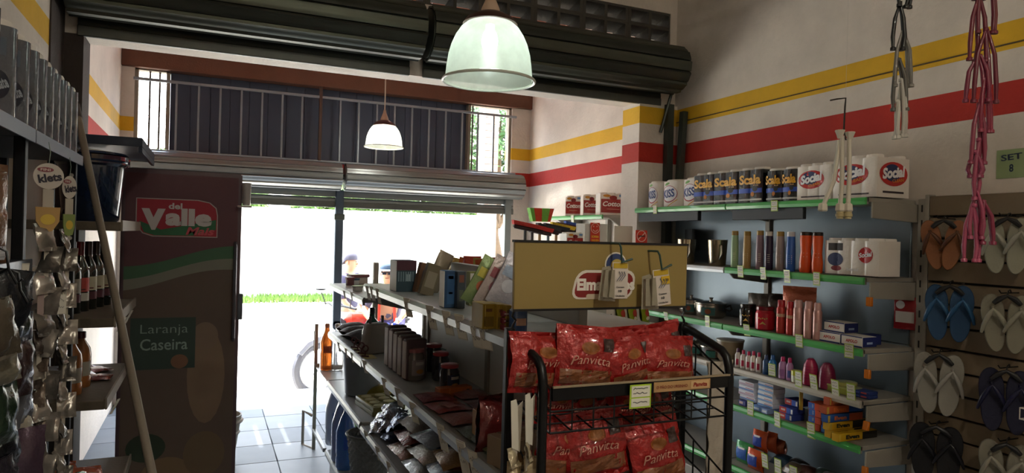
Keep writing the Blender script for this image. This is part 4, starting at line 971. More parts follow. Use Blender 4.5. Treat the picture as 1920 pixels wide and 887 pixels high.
decal('poly', .005, 1.444, 1, 1, card('#c9b9a0'), sg, lambda x, z: -.006, .0016, 'logo_band', poly=g(roundpoly(.13, .014, .006), (1, 1)))
text('Elma Chips', .002, 1.472, .182, .042, card('#e8e2d6'), sg, lambda x, z: -.006, .002, .05)
decal('ell', .03, 1.53, .07, .07, card('#d9d3c6'), sg, lambda x, z: -.006, .0022, 'round_mark'); decal('ell', .03, 1.53, .062, .062, card('#2c3c66'), sg, lambda x, z: -.006, .0026, 'round_mark'); decal('ell', .033, 1.526, .04, .04, card('#b9a24c'), sg, lambda x, z: -.006, .003, 'round_mark')
for s in (-1, 1):
    MB().tube([(s*.268, .0, 1.41), (s*.272, 0, 1.395), (s*.262, 0, 1.385), (s*.27, 0, 1.372), (s*.276, .0, 1.33)], .0032, 6).build('hanger_wire', BW, sg)
# blister packs clipped over the sign
def blister(label, px, py, wpx, hpx, rot, tagc=None):
    p = at(px, py, Y=RYB-.06); k = mpp(p); w = wpx*k; h = hpx*k
    t = thing('blister_pack', label, 'blister pack', p, (0, rot, 0), 'blister packs hung on the sign')
    MB().box(-w/2, w/2, -.002, 0, -h, 0).build('card', card('#c9bfb4'), t, bevel=.0005)
    MB().box(-w*.45, w*.45, -.0035, -.002, -h*.16, -h*.02).build('yellow_header', card('#b89b28'), t, smooth=False)
    m = MB()
    for i in range(3): m.tube([(-w*.1+i*w*.16, -.004, -h*.25), (-w*.0+i*w*.14, -.006, -h*.35), (-w*.25+i*w*.14, -.006, -h*.5)], .0012, 5)
    m.build('scissor_print', card('#6d6f7a'), t)
    text('Contem', 0, -h*.68, w*.5, h*.05, INK, t, lambda x, z: -.002); text('10', 0, -h*.79, w*.2, h*.07, INK, t, lambda x, z: -.002, bold=.04); text('Unidades', 0, -h*.92, w*.6, h*.05, INK, t, lambda x, z: -.002)
    if tagc: MB().box(-.002, w*.48, -.005, -.0036, -h*.42, -h*.2).build('price_sticker', card('#c9a51c'), t, smooth=False); text('4,50', w*.22, -h*.31, w*.35, h*.08, INK, t, lambda x, z: -.005)
    bl = MB()
    for i in range(2):
        x0 = -w*.55-i*w*.3; bl.add([(x0-w*.3, .01+i*.006, -h*1.05), (x0+w*.3, .002+i*.006, -h*1.08), (x0+w*.3, .002+i*.006, -h*.1), (x0-w*.1, .01+i*.006, -h*.15)], [(0, 1, 2, 3)])
        bl.prism([(x0-w*.2, -h*.95), (x0+w*.15, -h*.98), (x0+w*.15, -h*.2), (x0-w*.05, -h*.22)], -.006+i*.008, .004+i*.008)
    bl.build('blister', M('#8d8672', .25, var=.2, coat=.5, scale=30), t, smooth=False)
    MB().tube([(-.004, .05, .05), (-.004, .0, .05), (-.004, -.008, .04), (0, -.008, .0), (.03, -.012, .01)], .0032, 6).build('green_clip', gloss('#24413a', .4), t)
blister('white and yellow blister card of scissors hung over the sign logo', 1163, 492, 34, 68, .0)
blister('white and yellow blister card with yellow price sticker at the sign right end', 1238, 505, 36, 68, -.12, 1)
# ---- red bread bags
bag_m = M('#8e1210', .25, .15, var=.25, bump=.7, bscale=55, coat=.5)
def d_bread(t, w, h, fn):
    decal('rect', 0, h*.2, w*.86, h*.26, M('#7a4a2c', .3, var=.4, scale=45, bump=.5, bscale=40, coat=.6), t, fn, .0012, 'clear_window', nu=12)
    decal('ell', 0, h*.66, w*.27, h*.19, card('#8a4a18'), t, fn, .0014, 'emblem'); decal('ell', 0, h*.67, w*.2, h*.14, card('#7d4a1c'), t, fn, .0022, 'emblem'); decal('rect', w*.3, h*.72, w*.2, h*.2, M('#3a2a26', .4, var=.4, scale=60), t, fn, .0016, 'nutrition_panel')
    text('Panvitta', 0, h*.46, w*.62, h*.13, card('#b98472'), t, fn, .0028, -.004, shear=.3, arch=.02)
def bread(label, px, pyt, wpx, hpx, y, rz=0, ry_=0, lean=.12, seed=0, grp='red toasted bread bags'):
    p = at(px, pyt+hpx, Y=y); k = mpp(p); w = wpx*k; h = hpx*k
    t = bag('bread_bag', label, 'bread bag', p, (w, .055, h*1.04), (-.12, ry_*1.5, rz), bag_m, grp, seed=seed, prints=[d_bread], wr=.009, nu=18, nv=18)
    return t
bread('red bread bag at the left end of the upper rack basket', 1016, 628, 150, 108, 1.50, .1, .05, seed=1)
bread('red bread bag with raised crumpled shoulder, second from left in the upper basket', 1095, 616, 130, 118, 1.475, -.1, .06, seed=2)
bread('red bread bag set back between the second and fourth bags of the upper basket', 1165, 618, 130, 110, 1.56, 0, -.03, seed=3)
bread('red bread bag leaning left in the middle of the upper basket', 1190, 632, 118, 95, 1.47, .12, -.12, seed=4)
bread('red bread bag at the right end of the upper basket', 1252, 634, 118, 94, 1.46, 0, .03, seed=5)
bread('red bread bag with flared top behind the rightmost bag', 1248, 610, 105, 115, 1.555, 0, -.1, seed=6)
bread('red bread bag at the left end of the lower rack basket', 1052, 785, 125, 118, 1.5, .1, .12, seed=7)
bread('red bread bag tilted over its neighbour in the lower basket', 1122, 775, 130, 120, 1.475, -.1, -.08, seed=8)
bread('red bread bag in the middle of the lower rack basket', 1180, 788, 120, 112, 1.52, 0, .06, seed=9)
bread('red bread bag at the right end of the lower rack basket', 1238, 792, 120, 118, 1.46, 0, -.1, seed=10)
for i, (px, yy) in enumerate(((1040, 745), (1100, 748), (1165, 750), (1222, 745))):
    bread(['red bread bag lying low at the left behind the upper grid', 'red bread bag low behind the upper grid, second', 'red bread bag low behind the upper grid, third', 'red bread bag low behind the upper grid at right'][i], px, yy-18, 110, 70, 1.555, 0, .1*(-1)**i, seed=20+i)
# plastic sheet and carton hanging at the right side of the rack
bag('film_bag', 'tall clear film sheet hanging beside the right post of the wire rack', 'bag', (1.345, 1.55, .86), (.11, .02, .40), .2, M('#a39a8c', .2, var=.15, bump=.6, bscale=30, coat=.6), seed=31, wr=.01)
# round clear pail at right
t = thing('round_tub', 'dull tan round tub on the white-edged shelf, seen behind the rack post', 'tub', (3.03, at(1368, 690, X=3.03).y, Z4), 0)
MB().lathe([(.06, 0), (.075, .02), (.08, .1), (.083, .13)], 24).build('tub', gloss('#8a7a62', .3), t); MB().lathe([(.086, .13), (.086, .14), (.03, .145), (0, .145)], 24).build('lid', gloss('#a8a294', .3), t)
# clip strips of seasoning on the left side of the rack
def clip_strip(name, label, cat, p, n, pitch, w, header, pouchm, seed, rot=0, zig=.3, grp=None, alt=None):
    """header: callable(root) drawing the card; pouches hang one under another"""
    t = thing(name, label, cat, p, rot, grp); r = random.Random(seed)
    z = header(t)
    MB().box(-.006, .006, .001, .0018, z-n*pitch, z+.01).build('carrier_strip', M('#b9b2a4', .4), t, smooth=False)
    for k in range(n):
        m, fn = pillow(w*r.uniform(.85, 1.05), pitch*1.35, w*.32, seed*3+k, .009, nu=9, nv=9, seal=.12)
        m.build('pouch', pouchm[k % len(pouchm)], t, (r.uniform(-.006, .006), -.008, z-(k+1)*pitch-.01), (-.35+r.uniform(-.12, .12), 0, zig*(-1)**k+r.uniform(-.2, .2)), ang=.9)
    return t
spm = [foil('#b5a98c', .22), foil('#a08f70', .25), foil('#8c7f68', .25)]
def hd_white(t):
    MB().prism([(-.013, 0), (-.008, -.11), (.012, -.12), (.016, .0), (.004, -.012), (0, .004)], -.0008, .0008).build('header_card', card('#d3cfc0'), t, smooth=False); return -.11
clip_strip('seasoning_strip', 'strip of small seasoning sachets with white header, left of the rack post', 'sachet strip', at(968, 752, Y=1.47), 9, .034, .035, hd_white, spm, 3, -.2, .5, 'seasoning strips on the rack')
clip_strip('seasoning_strip', 'strip of small seasoning sachets with white header against the rack post', 'sachet strip', at(993, 740, Y=1.44), 9, .034, .035, hd_white, spm, 5, .2, .5, 'seasoning strips on the rack')

# ================================================================== WHITE DISPLAY UNIT BEHIND THE RACK
WM = M('#cfcac0', .45, .1, var=.05, scale=5)
wu = thing('white_display_unit', 'white steel display unit standing beyond the wire rack', 'display unit', (1.95, 3.3, 0))
MB().box(-.36, .42, .18, .21, 0, 1.50).build('back_panel', WM, wu, bevel=.002)
for x in (-.36, .0, .40): MB().box(x-.02, x+.02, .14, .18, 0, 1.52).build('upright', WM, wu, bevel=.003)
for z in (1.12, .75, .4): MB().box(-.44, .43, -.2, .16, z-.035, z).build('shelf', WM, wu, bevel=.003)
MB().box(-.36, .43, -.1, .19, 1.5, 1.525).build('top_shelf', WM, wu, bevel=.003)
MB().box(-.03, .02, -.2, .14, 1.12, 1.5).build('divider', WM, wu, bevel=.002)
sl2 = MB()
for i in range(5): sl2.box(-.003, .003, -.202, -.199, 1.12+i*.06, 1.145+i*.06)
sl2.build('upright_slots', BLACK, wu, smooth=False)['kind'] = 'stuff'
def on_unit(px, py, Y=3.2): return at(px, py, Y=Y)
for i, px in enumerate((972, 998, 1015)):
    p = on_unit(px, 612); t = thing('drink_can', ['blue can behind the left hanger wire of the sign', 'blue can in the middle of the white unit shelf', 'blue can with white label on the white unit shelf'][i], 'can', (p.x, 3.2, 1.121), 0, 'blue cans on the white unit')
    MB().lathe([(.028, 0), (.033, .006), (.033, .105), (.027, .115), (.026, .118)], 20).build('body', gloss('#2c4f86', .3), t)
    decal('rect', 0, .06, .04, .04, card('#b9a8a0'), t, lambda x, z: -math.sqrt(.033**2-x*x), .0008, 'label')
for i, px in enumerate((1033, 1054)):
    p = on_unit(px, 612); box_pack('carton_box', ['dark red narrow carton on the white unit shelf', 'white printed carton on the white unit shelf'][i], 'carton', (p.x, 3.25, 1.121), (.05, .05, .14), 0, ['#5c2a26', '#b8b0a6'][i], [pr_rect(0, .5, .6, .5, ['#8c3a2c', '#7a7a80'][i])])
for i, px in enumerate((1137, 1161, 1183, 1206)):
    p = on_unit(px, 605, 3.2)
    bag('chip_bag', ['first green and yellow snack bag on the white unit, next to the divider', 'second green and yellow snack bag on the white unit', 'third green and yellow snack bag on the white unit', 'fourth green and yellow snack bag on the white unit, nearest the green shelf edge'][i], 'snack bag', (p.x+.02, 3.2, 1.12), (.09, .04, .14), (-.2, 0, .5), foil('#8a9a1c', .25), 'green and yellow snack bags', seed=40+i,
        prints=[lambda t, w, h, fn: decal('ell', 0, h*.5, w*.5, h*.3, card('#a83a28'), t, fn, .001, 'emblem'), lambda t, w, h, fn: decal('ell', 0, h*.3, w*.4, h*.15, card('#d8cfb8'), t, fn, .0014, 'emblem')], nu=8, nv=8)
for px, py in ((1010, 640), (1060, 650)): pass
# things on top of the white unit
ZT = 1.526
p = at(1121, 450, Y=3.2)
box_pack('white_carton', 'white carton with orange foot on the white unit behind the smiling sign', 'carton', (p.x, 3.27, ZT), (.14, .1, .155), 0, '#dcd8d2', [pr_rect(.3, .14, .4, .26, '#d2622c')])
def sign_card(name, label, px, w, h, y, draw):
    p = at(px, 450, Y=y); t = thing(name, label, 'sign', (p.x, y, ZT), (-.03, 0, 0))
    MB().box(-w/2, w/2, -.001, .001, 0, h).build('card', card('#cf3a26'), t, smooth=False); draw(t); return t
F0 = lambda x, z: -.001
def ring(t, cx, cz, r, mat, th=.003, a0=0, a1=2*PI, y=-.0022):
    n = 28; m = MB(); vs = []
    for k in range(n+1):
        a = a0+(a1-a0)*k/n
        vs += [(cx+(r-th)*math.cos(a), y, cz+(r-th)*math.sin(a)), (cx+r*math.cos(a), y, cz+r*math.sin(a))]
    m.add(vs, [(2*k, 2*k+1, 2*k+3, 2*k+2) for k in range(n)]); return m.build('printed_mark', mat, t, smooth=False)
def d_smile(t):
    ring(t, 0, .13, .028, card('#f0d8c8')); ring(t, 0, .128, .016, card('#f0d8c8'), .003, PI*1.1, PI*1.9)
    for s in (-1, 1): decal('ell', s*.01, .14, .005, .008, card('#f0d8c8'), t, F0, .0012)
    text('SORRIA', 0, .085, .045, .012, card('#f2d23a'), t, F0); text('VOCE ESTA', 0, .065, .045, .01, card('#f2d23a'), t, F0)
    text('SENDO FILMADO', 0, .048, .05, .009, card('#f2d23a'), t, F0)
sign_card('smile_sign', 'red card sign with a smiling face outline, leaning on the white carton', 1116, .058, .16, 3.20, d_smile)
def d_nosmoke(t):
    ring(t, 0, .095, .032, card('#efd9cf'), .004); MB().cbox((0, -.0022, .095), (.058, .0004, .005), (0, -.7, 0)).build('slash', card('#efd9cf'), t, smooth=False)
    MB().box(-.022, .022, -.0026, -.0022, .092, .098).build('cigarette_print', INK, t, smooth=False)
    text('PROIBIDO', 0, .04, .07, .018, card('#f2d23a'), t, F0, bold=.04); text('FUMAR', 0, .016, .06, .016, card('#f2d23a'), t, F0, bold=.04)
sign_card('no_smoking_sign', 'red PROIBIDO no-smoking card sign standing before the pilaster', 1203, .076, .128, 3.22, d_nosmoke)
def d_cotton(t, w, h, fn):
    decal('rect', 0, h*.42, w*.94, h*.6, gloss('#9e2620', .4), t, fn, .001, 'red_band', nu=16); decal('ell', 0, h*.78, w*.3, h*.2, card('#7d1c1a'), t, fn, .0016, 'flower_print')
    decal('ell', -w*.25, h*.86, w*.3, h*.12, card('#c8882a'), t, fn, .0014, 'gold_print')
    decal('rect', w*.33, h*.88, w*.2, h*.1, card('#6a93c4'), t, fn, .0014, 'blue_label'); text('Cotton', 0, h*.5, w*.82, h*.22, card('#efe9e2'), t, fn, .0024, .03, shear=.2, arch=.01)
    decal('rect', 0, h*.28, w*.5, h*.02, card('#d8a090'), t, fn, .0016, 'print')
p = at(1075, 450, Y=3.2)
t = roll_pack('toilet_roll_pack', 'low red and white roll pack on the white unit beside the carton', 'toilet paper', 0, .1, 0, .105, 0, 2, FR, WF, d_cotton, None, depth=.08); t.location = (p.x, 3.22, ZT); t.rotation_euler = (0, 0, 0)
bx = tag(MB().box(-.06, .06, -.004, .004, 0, .15).build('white_sheet', card('#d8d2c6'), loc=(at(1168, 450, Y=3.32).x, 3.32, ZT), bevel=.001), 'plain white sheet standing between the two red signs', 'sheet')

# ================================================================== PORCH SHELF AND BROOMS
ps = thing('porch_shelf', 'shelf with green edge on the porch side wall holding red roll packs', 'shelving', (3.12, 5.3, 0))
MB().box(-.17, .18, -.45, .55, 1.775, 1.797).build('shelf', GREYM, ps, bevel=.002)
MB().prism([(-.17, 1.80), (-.182, 1.796), (-.185, 1.78), (-.18, 1.765), (-.17, 1.763)], -.45, .55, 'xz').build('shelf_edge', GREEN, ps)
for y in (-.43, .5): MB().prism([(-.1, 1.775), (.18, 1.775), (.18, 1.6)], y, y+.02, 'xz').build('bracket', GREYM, ps)
MB().box(-.17, .18, -.45, .55, 1.28, 1.3).build('shelf', GREYM, ps, bevel=.002)
MB().box(.14, .18, -.02, .02, 0, 1.8).build('upright', GREYM, ps, bevel=.002)
for i, (a, b) in enumerate(((1053, 1074), (1076, 1098), (1101, 1155))):
    X = 2.96; ya, yb = ry(a, 398, X), ry(b, 398, X)
    if i == 2:
        pa, pb = at(1101, 398, Y=4.95), at(1155, 398, Y=4.95)
        t = roll_pack('toilet_roll_pack', 'widest red Cotton toilet roll pack on the porch shelf, facing the shop', 'toilet paper', 0, .235, 0, .19, 0, 3, FR, WF, d_cotton, 'red and white roll packs on the porch shelf', depth=.1); t.location = (3.1, 4.98, 1.798); t.rotation_euler = (0, 0, -.12)
    else:
        t = roll_pack('toilet_roll_pack', ['red and white roll pack turned edge-on at the far end of the porch shelf', 'middle red Cotton roll pack on the porch shelf'][i], 'toilet paper', 0, .15, 0, .185, 0, 2, FR, WF, d_cotton, 'red and white roll packs on the porch shelf', depth=.1)
        t.location = (3.04, [5.5, 5.22][i], 1.798); t.rotation_euler = (0, 0, [-.7, -.25][i])
price_tag('lime-bordered price tag on the porch shelf edge', at(1073, 403, X=2.93), FR, .05, .07, 0, .1, 5)
# brooms standing heads up
bh = M('#3a2524', .5); wood = M('#b78d5e', .6, var=.15, scale=8)
brooms = [(985, 425, '#26282c', '#c23a34', .0), (998, 428, '#3b2a2c', '#c23a34', .05), (1012, 432, '#b78d5e', '#c8372c', -.05), (1028, 430, '#6f7f8a', '#3b3a3e', .1), (1043, 430, '#b78d5e', '#2c3038', .0), (1055, 428, '#b7a45e', '#d0b030', .05), (1067, 428, '#b78d5e', '#55304a', -.1), (1080, 426, '#8a9a60', '#3a5aa8', .05), (1090, 430, '#b78d5e', '#2c4a3a', 0)]
for i, (px, py, hc, bc, rz) in enumerate(brooms):
    y = 4.80+.03*i; p = at(px, py, Y=y)
    t = thing('broom', ['dark-handled broom at the far left of the bundle', 'second broom from left with red bristle block', 'red broom head with plain wood handle', 'broom with grey-blue handle', 'dark broom with plain wood handle beside the grey-blue one', 'broom with yellow bristles', 'purple-brown broom with wood handle', 'blue broom with olive handle', 'dark green broom closest to the low roll pack'][i], 'broom', (p.x, y, 0), rz, 'brooms standing heads up')
    z = p.z; MB().tube([(0, 0, .0), (0, 0, z-.03)], .012, 8).build('handle', gloss(hc, .5), t)
    MB().cbox((0, 0, z-.015), (.20, .026, .03), (0, .16, 0)).build('head_block', bh, t, bevel=.006)
    MB().prism([(-.105, 0), (.105, 0), (.115, .03), (-.115, .03)], -.02, .02).build('bristles', M(bc, .8, var=.3, scale=90), t, (0, 0, z+.001), (0, .16, 0), smooth=False)['kind'] = 'stuff'
# striped duster
p = at(1013, 402, Y=5.1); t = thing('broom', 'green and red striped broom head standing highest in the bundle', 'broom', (p.x, 5.1, 0))
MB().tube([(0, 0, 0), (0, 0, p.z-.07)], .011, 8).build('handle', gloss('#2a2a2e'), t)
for k in range(6):
    a = -.11+.037*k; MB().prism([(a*.72, -.06), ((a+.037)*.72, -.06), (a+.037, .05), (a, .05)], -.03, .03).build('bristle_tuft', M(['#6fb04a', '#c8432c', '#c8432c', '#6fb04a', '#6fb04a', '#b8402c'][k], .8, var=.2, scale=80), t, (0, 0, p.z), smooth=False)
MB().tube([(p.x*0-.3, 0, 0), (.45, 0, 0)], .008, 6).build('broom_rail', BW, None, (p.x+.1, 4.93, 1.5))
o = bpy.data.objects['broom_rail']; tag(o, 'dark rail that holds the brooms upright', 'rail')

# ================================================================== MIDDLE GONDOLA
GX, GB = .74, 1.09
gsurf = M('#a2a6a6', .4, .3, var=.1, scale=5)
gedge = M('#8f908e', .4, .4, var=.06)
gp = M('#dcdcd6', .5, .1, var=.05)
def gondola(name, label, y0, y1, shelves, panel, ups, deep=None):
    t = thing(name, label, 'shelving', ((GX+GB)/2, (y0+y1)/2, 0)); ox, oy = (GX+GB)/2, (y0+y1)/2
    def b(m, n, mat, **k):
        m.v = [(x-ox, y-oy, z) for x, y, z in m.v]; return m.build(n, mat, t, **k)
    for i, (z, xb, ya) in enumerate(shelves):
        b(MB().box(GX+.012, xb, ya, y1-.002, z-.025, z), 'shelf', gsurf, bevel=.002)
        b(MB().prism([(GX+.012, z+.004), (GX+.002, z+.002), (GX-.004, z-.012), (GX, z-.036), (GX+.012, z-.038)], ya, y1-.002, 'xz'), 'price_rail', gedge, ang=.3)
        for y in (ya+.01, y1-.02): b(MB().prism([(GX+.05, z-.025), (GB, z-.025), (GB, z-.09)], y, y+.008, 'xz'), 'bracket', gsurf, smooth=False)
    for y, zt, *dx in ups: b(MB().box(GB-.012+(dx[0] if dx else 0), GB+.022+(dx[0] if dx else 0), y-.018, y+.018, 0, zt), 'upright', GREYM, bevel=.003)
    for (a, c, z0, z1) in panel: b(MB().box(GB-.003, GB+.006, a, c, z0, z1), 'back_panel', gp, bevel=.001)
    b(MB().box(GX+.03, GB, y0+.01, y1-.01, 0, .12), 'kick_plate', gsurf, bevel=.003)
    return t
G1, G2, G3, G4 = 1.335, .945, .60, .15
F1, F2, F3, F4 = 1.258, .935, .61, .15
NEAR0, NEAR1 = 1.70, 3.56
gondola('gondola_shelving', 'near section of the middle gondola with price strips along its edges', NEAR0, NEAR1,
        [(G1, 1.3, NEAR0), (G2, GB, NEAR0), (G3, GB, NEAR0), (G4, GB, NEAR0)],
        [(NEAR0, 2.66, G4, G1-.03), (2.70, 3.52, G4, G1-.03)], [(NEAR0+.02, G1), (2.68, G1), (3.54, G1-.03)])
gondola('gondola_shelving', 'far lower section of the middle gondola with bin and water bottles', 3.58, 4.66,
        [(F1, GB, 3.58), (F2, GB, 3.58), (F3, GB, 3.58), (F4, GB, 3.58)], [], [(3.62, F1), (4.63, 1.40, -.055)])
bfr = thing('bottle_rack_frame', 'thin steel frame standing at the street end of the middle gondola', 'rack', (.74, 5.0, 0))
MB().box(-.012, .012, .18, .20, 0, .92).build('upright', GREYM, bfr, bevel=.002); MB().box(-.012, .012, -.32, .2, .13, .155).build('bottom_rail', gedge, bfr, bevel=.002)
MB().tube([(0, .19, .88), (.0, .24, .86), (0, .24, .72), (0, .2, .7)], .012, 6).build('latch', GREYM, bfr)
MB().tube([(-.0, .2, .0), (-.06, .34, .0), (-.06, .34, .25), (-.0, .3, .22)], .012, 6).build('foot', GREYM, bfr); MB().box(-.01, .34, .17, .2, .60, .63).build('cross_bar', GREYM, bfr, bevel=.002)
MB().box(.0, .34, -.32, .19, .60, .61).build('shelf', gsurf, bfr, smooth=False)

def gx(px, py, X): return at(px, py, X=X).y
def gtag(label, px, py, w=.045, h=.06, s=0, tilt=.25, X=GX-.008, twist=0): price_tag(label, at(px, py, X=X), FR+.25+twist, w, h, 1, tilt, s, group='paper price tags on the gondola edges')
names = ['under the red lidded tubs', 'second under the red lidded tubs']
for i, (px, py) in enumerate(((655, 543), (666, 546))): gtag('small pale price tag %s on the far top edge' % names[i], px-10+i*3, py+2, .03, .05, i)
for i, (px, py) in enumerate(((688, 536), (696, 537), (707, 541))): gtag('grey paper tag clipped at the joint of the gondola top edges, %s of three' % ['first', 'second', 'third'][i], px, py, .035, .075, i)
for i, (px, py, h) in enumerate(((762, 559, .08), (805, 573, .09), (836, 583, .085), (860, 589, .085), (889, 602, .085), (906, 607, .08))): gtag('brown-grey card tag on the top edge, %s' % ['below the teal carton', 'below the leaning packs', 'below the white-sided carton', 'below the blue carton', 'left one near the yellow boxes', 'right one near the yellow boxes'][i], px, py, .052, h, i)
for i, (px, py) in enumerate(((634, 642), (648, 653), (659, 661))): gtag('white paper tag hanging over the dark bin, %s of three' % ['farthest', 'middle', 'nearest'][i], px, py, .03, .06, i)
for i, (px, py, h) in enumerate(((683, 676, .07), (720, 709, .08), (745, 728, .08), (773, 755, .085), (825, 795, .1), (863, 826, .12), (885, 845, .1))): gtag('folded paper tag on the second edge, %s' % ['at the far joint', 'below the dark cookie packs', 'below the clear jars', 'left of the red sachets', 'middle of the red sachets', 'big pale one below the red sachets', 'yellowish one near the rack'][i], px, py, .05, h, i)
for i, (px, py) in enumerate(((685, 808), (707, 838), (728, 866))): gtag('pale tag on the third edge, %s' % ['under the foil packs', 'below the stacked bags', 'lowest in the picture'][i], px, py, .04, .07, i)

def gbox(label, pxa, pxb, pyb, pyt, Z, Y=None, depth=.06, col='#888888', rz=0, ry_=0, prints=(), name='carton_box', cat='carton', grp=None, sidecol=None, tz=0):
    """carton with its broad face to the viewer, base at pixel row pyb on the shelf Z"""
    a = at(pxa, pyb, Z=Z) if Y is None else at(pxa, pyb, Y=Y); Yy = a.y
    b = at(pxb, pyb, Y=Yy); k = mpp(a); w = abs(b.x-a.x); h = (pyb-pyt)*k
    t = box_pack(name, label, cat, ((a.x+b.x)/2, Yy+depth/2, Z+tz), (w, depth, h), (0, ry_, rz), col, prints, grp)
    if sidecol: MB().box(-w/2-.001, -w/2, -depth/2+.002, depth/2-.002, .002, h-.002).build('side_panel', card(sidecol), t, smooth=False)
    return t
ZG = G1+.001
# top shelf, near section
gbox('teal carton with dark red top band at the far end of the upper gondola shelf', 743, 780, 538, 479, ZG, depth=.12, col='#2c4550', sidecol='#e6e3dc', prints=[pr_rect(0, .84, 1, .32, '#4d2a38'), lambda t, W, D, H: [MB().box(-W*.42+i*W*.12, -W*.36+i*W*.12, -D/2-.001, -D/2, H*.33, H*.64).build('printed_bar', card('#6f8794'), t, smooth=False) for i in range(7)], pr_rect(.1, .45, .3, .22, '#8fa3ac')], Y=3.05)
gbox('brown narrow carton leaning behind the teal carton', 778, 800, 540, 483, ZG, Y=2.98, depth=.05, col='#7a5a40', ry_=.22, prints=[pr_rect(0, .6, .5, .3, '#4a4a58')], grp='leaning cartons')
gbox('dull olive bag-like carton leaning right beside the brown one', 786, 812, 543, 482, ZG, Y=2.86, depth=.04, col='#6d6450', ry_=.3, prints=[pr_rect(0, .5, .7, .5, '#8d8676')], grp='leaning cartons')
bag('pasta_bag', 'silvery brown packet leaning against the white-sided carton', 'packet', at(806, 549, Z=ZG), (.075, .045, .2), (0, .42, .1), foil('#8d8270', .25), seed=51, wr=.005, nu=8, nv=10)
gbox('carton with bright white side and dark blue front on the upper gondola shelf', 833, 856, 562, 492, ZG, Y=2.36, depth=.06, col='#1f4166', sidecol='#eceae6', prints=[pr_rect(0, .5, .6, .8, '#2b5480'), pr_rect(0, .82, .4, .08, '#9c5a4a'), pr_rect(0, .4, .3, .05, '#8fa8b8')], grp='upright cartons')
gbox('dark slate carton with brown print beside the blue carton', 857, 872, 564, 494, ZG, Y=2.33, depth=.06, col='#3d4650', prints=[pr_rect(0, .8, .6, .2, '#7a4a3c'), pr_rect(0, .35, .5, .3, '#555f52')], grp='upright cartons')
gbox('olive and white carton standing behind the leaning packs', 880, 908, 560, 496, ZG, Y=2.42, depth=.04, col='#7c8048', prints=[pr_rect(-.35, .5, .25, .9, '#d0cfc8'), pr_rect(.1, .8, .4, .15, '#4a5a2a')], grp='upright cartons')
def pr_fn(kind, cx, cz, w, h, c): return lambda t, W, H, fn: decal(kind, cx*W, cz*H, w*W, h*H, card(c), t, fn, .0012, 'print')
for i, (px, py, c, l, lab) in enumerate(((884, 571, '#79905c', .5, 'glossy green and yellow packet leaning to the right'), (908, 574, '#b4a8a6', .48, 'pale pink lettered packet leaning behind the yellow boxes'), (932, 573, '#b9b9c4', .46, 'white-blue packet leaning beside the sign board'))):
    bag('pasta_bag', lab, 'packet', at(px, py, Y=2.08-i*.08), (.085, .03, .165), (0, l, -.1), foil(c, .2), seed=60+i, wr=.003, nu=8, nv=10, prints=[pr_fn('rect', 0, .65, .8, .2, ['#b8b04a', '#8c4a52', '#9db0c8'][i]), pr_fn('ell', 0, .4, .5, .25, ['#a85a3a', '#a07078', '#c8ccd6'][i])])
for i, (a, b) in enumerate(((905, 928), (932, 946), (947, 959))):
    gbox(['yellow tea box at the near end of the upper gondola shelf, left', 'yellow tea box in the middle of three', 'yellow tea box half behind the sign board'][i], a, b, 601, 553, ZG, Y=1.80-.02*i, depth=.09, col='#8f7620', prints=[pr_rect(0, .3, .8, .4, '#6d5718'), pr_rect(-.3, .5, .04, .9, '#cbb56a'), pr_rect(.0, .75, .5, .12, '#5c3a20')], grp='yellow tea boxes')
for i in range(3):
    gbox('small dark red carton, %s of the stack before the yellow boxes' % ['lowest', 'middle', 'topmost'][i], 943, 957, 603, 592, ZG, Y=1.76, depth=.04, col='#6d2030', prints=[pr_rect(0, .5, .7, .3, '#b89a9a')], grp='small dark red cartons', tz=i*.0195)
t = thing('tin_can', 'dull blue tin beside the yellow boxes under the sign board', 'tin', (.79, 1.735, ZG), 0)
MB().lathe([(.024, 0), (.026, .003), (.026, .06), (.024, .063)], 20).build('tin', gloss('#35507c'), t); decal('rect', 0, .03, .03, .02, card('#a88878'), t, lambda x, z: -math.sqrt(.026**2-x*x), .0008, 'label')
# snack bags and lids along the back of the top shelf
r_ = random.Random(5)
for i in range(7):
    p = at(838+i*16, 482+r_.uniform(-2, 3), X=1.2)
    bag('snack_bag', ['reddish brown', 'golden', 'orange red', 'brick red', 'olive gold', 'rust coloured', 'dark red'][i]+' snack bag top showing behind the cartons', 'snack bag', (1.2, p.y, ZG), (.1, .05, max(.08, p.z-ZG)), (0, r_.uniform(-.2, .2), -.8), foil(['#8a4a30', '#a08040', '#b05a30', '#a03a28', '#8c8040', '#9c4a2a', '#7c2a24'][i], .25), 'snack bags along the back of the top shelf', seed=70+i, wr=.008, nu=8, nv=8)
tag(MB().box(1.02, 1.05, 1.8, 3.0, 1.335, 1.475).build('long_card', M('#9a9a98', .6, var=.1), bevel=.002), 'long pale grey divider card behind the cartons', 'divider')
# far section top : tubs
def tub(label, px0, px1, pyb, pyt, Z, col, lid, X=.86, grp='plastic tubs'):
    a = at((px0+px1)/2, pyb, X=X); k = mpp(a); w = (px1-px0)*k; h = (pyb-pyt)*k
    t = thing('plastic_tub', label, 'tub', (a.x, a.y, Z), .3, grp)
    MB().prism(roundpoly(w*.86, w*.6, w*.12), 0, h*.72, 'xy').build('tub', gloss(col, .3), t, bevel=.003)
    MB().prism(roundpoly(w, w*.7, w*.13), h*.7, h, 'xy').build('lid', gloss(lid, .35), t, bevel=.003); return t
tub('wide clear tub with dark red lid on the far top shelf', 652, 690, 538, 521, F1+.001, '#b8aca4', '#74343c', .92)
tub('small dark red tub in front of the wide tub', 648, 664, 535, 520, F1+.001, '#5c3036', '#74343c', .84)
tub('clear tub with blue lid at the far end of the top shelf', 640, 655, 533, 522, F1+.001, '#c8ccce', '#3a5670', .88).location.y = 4.52
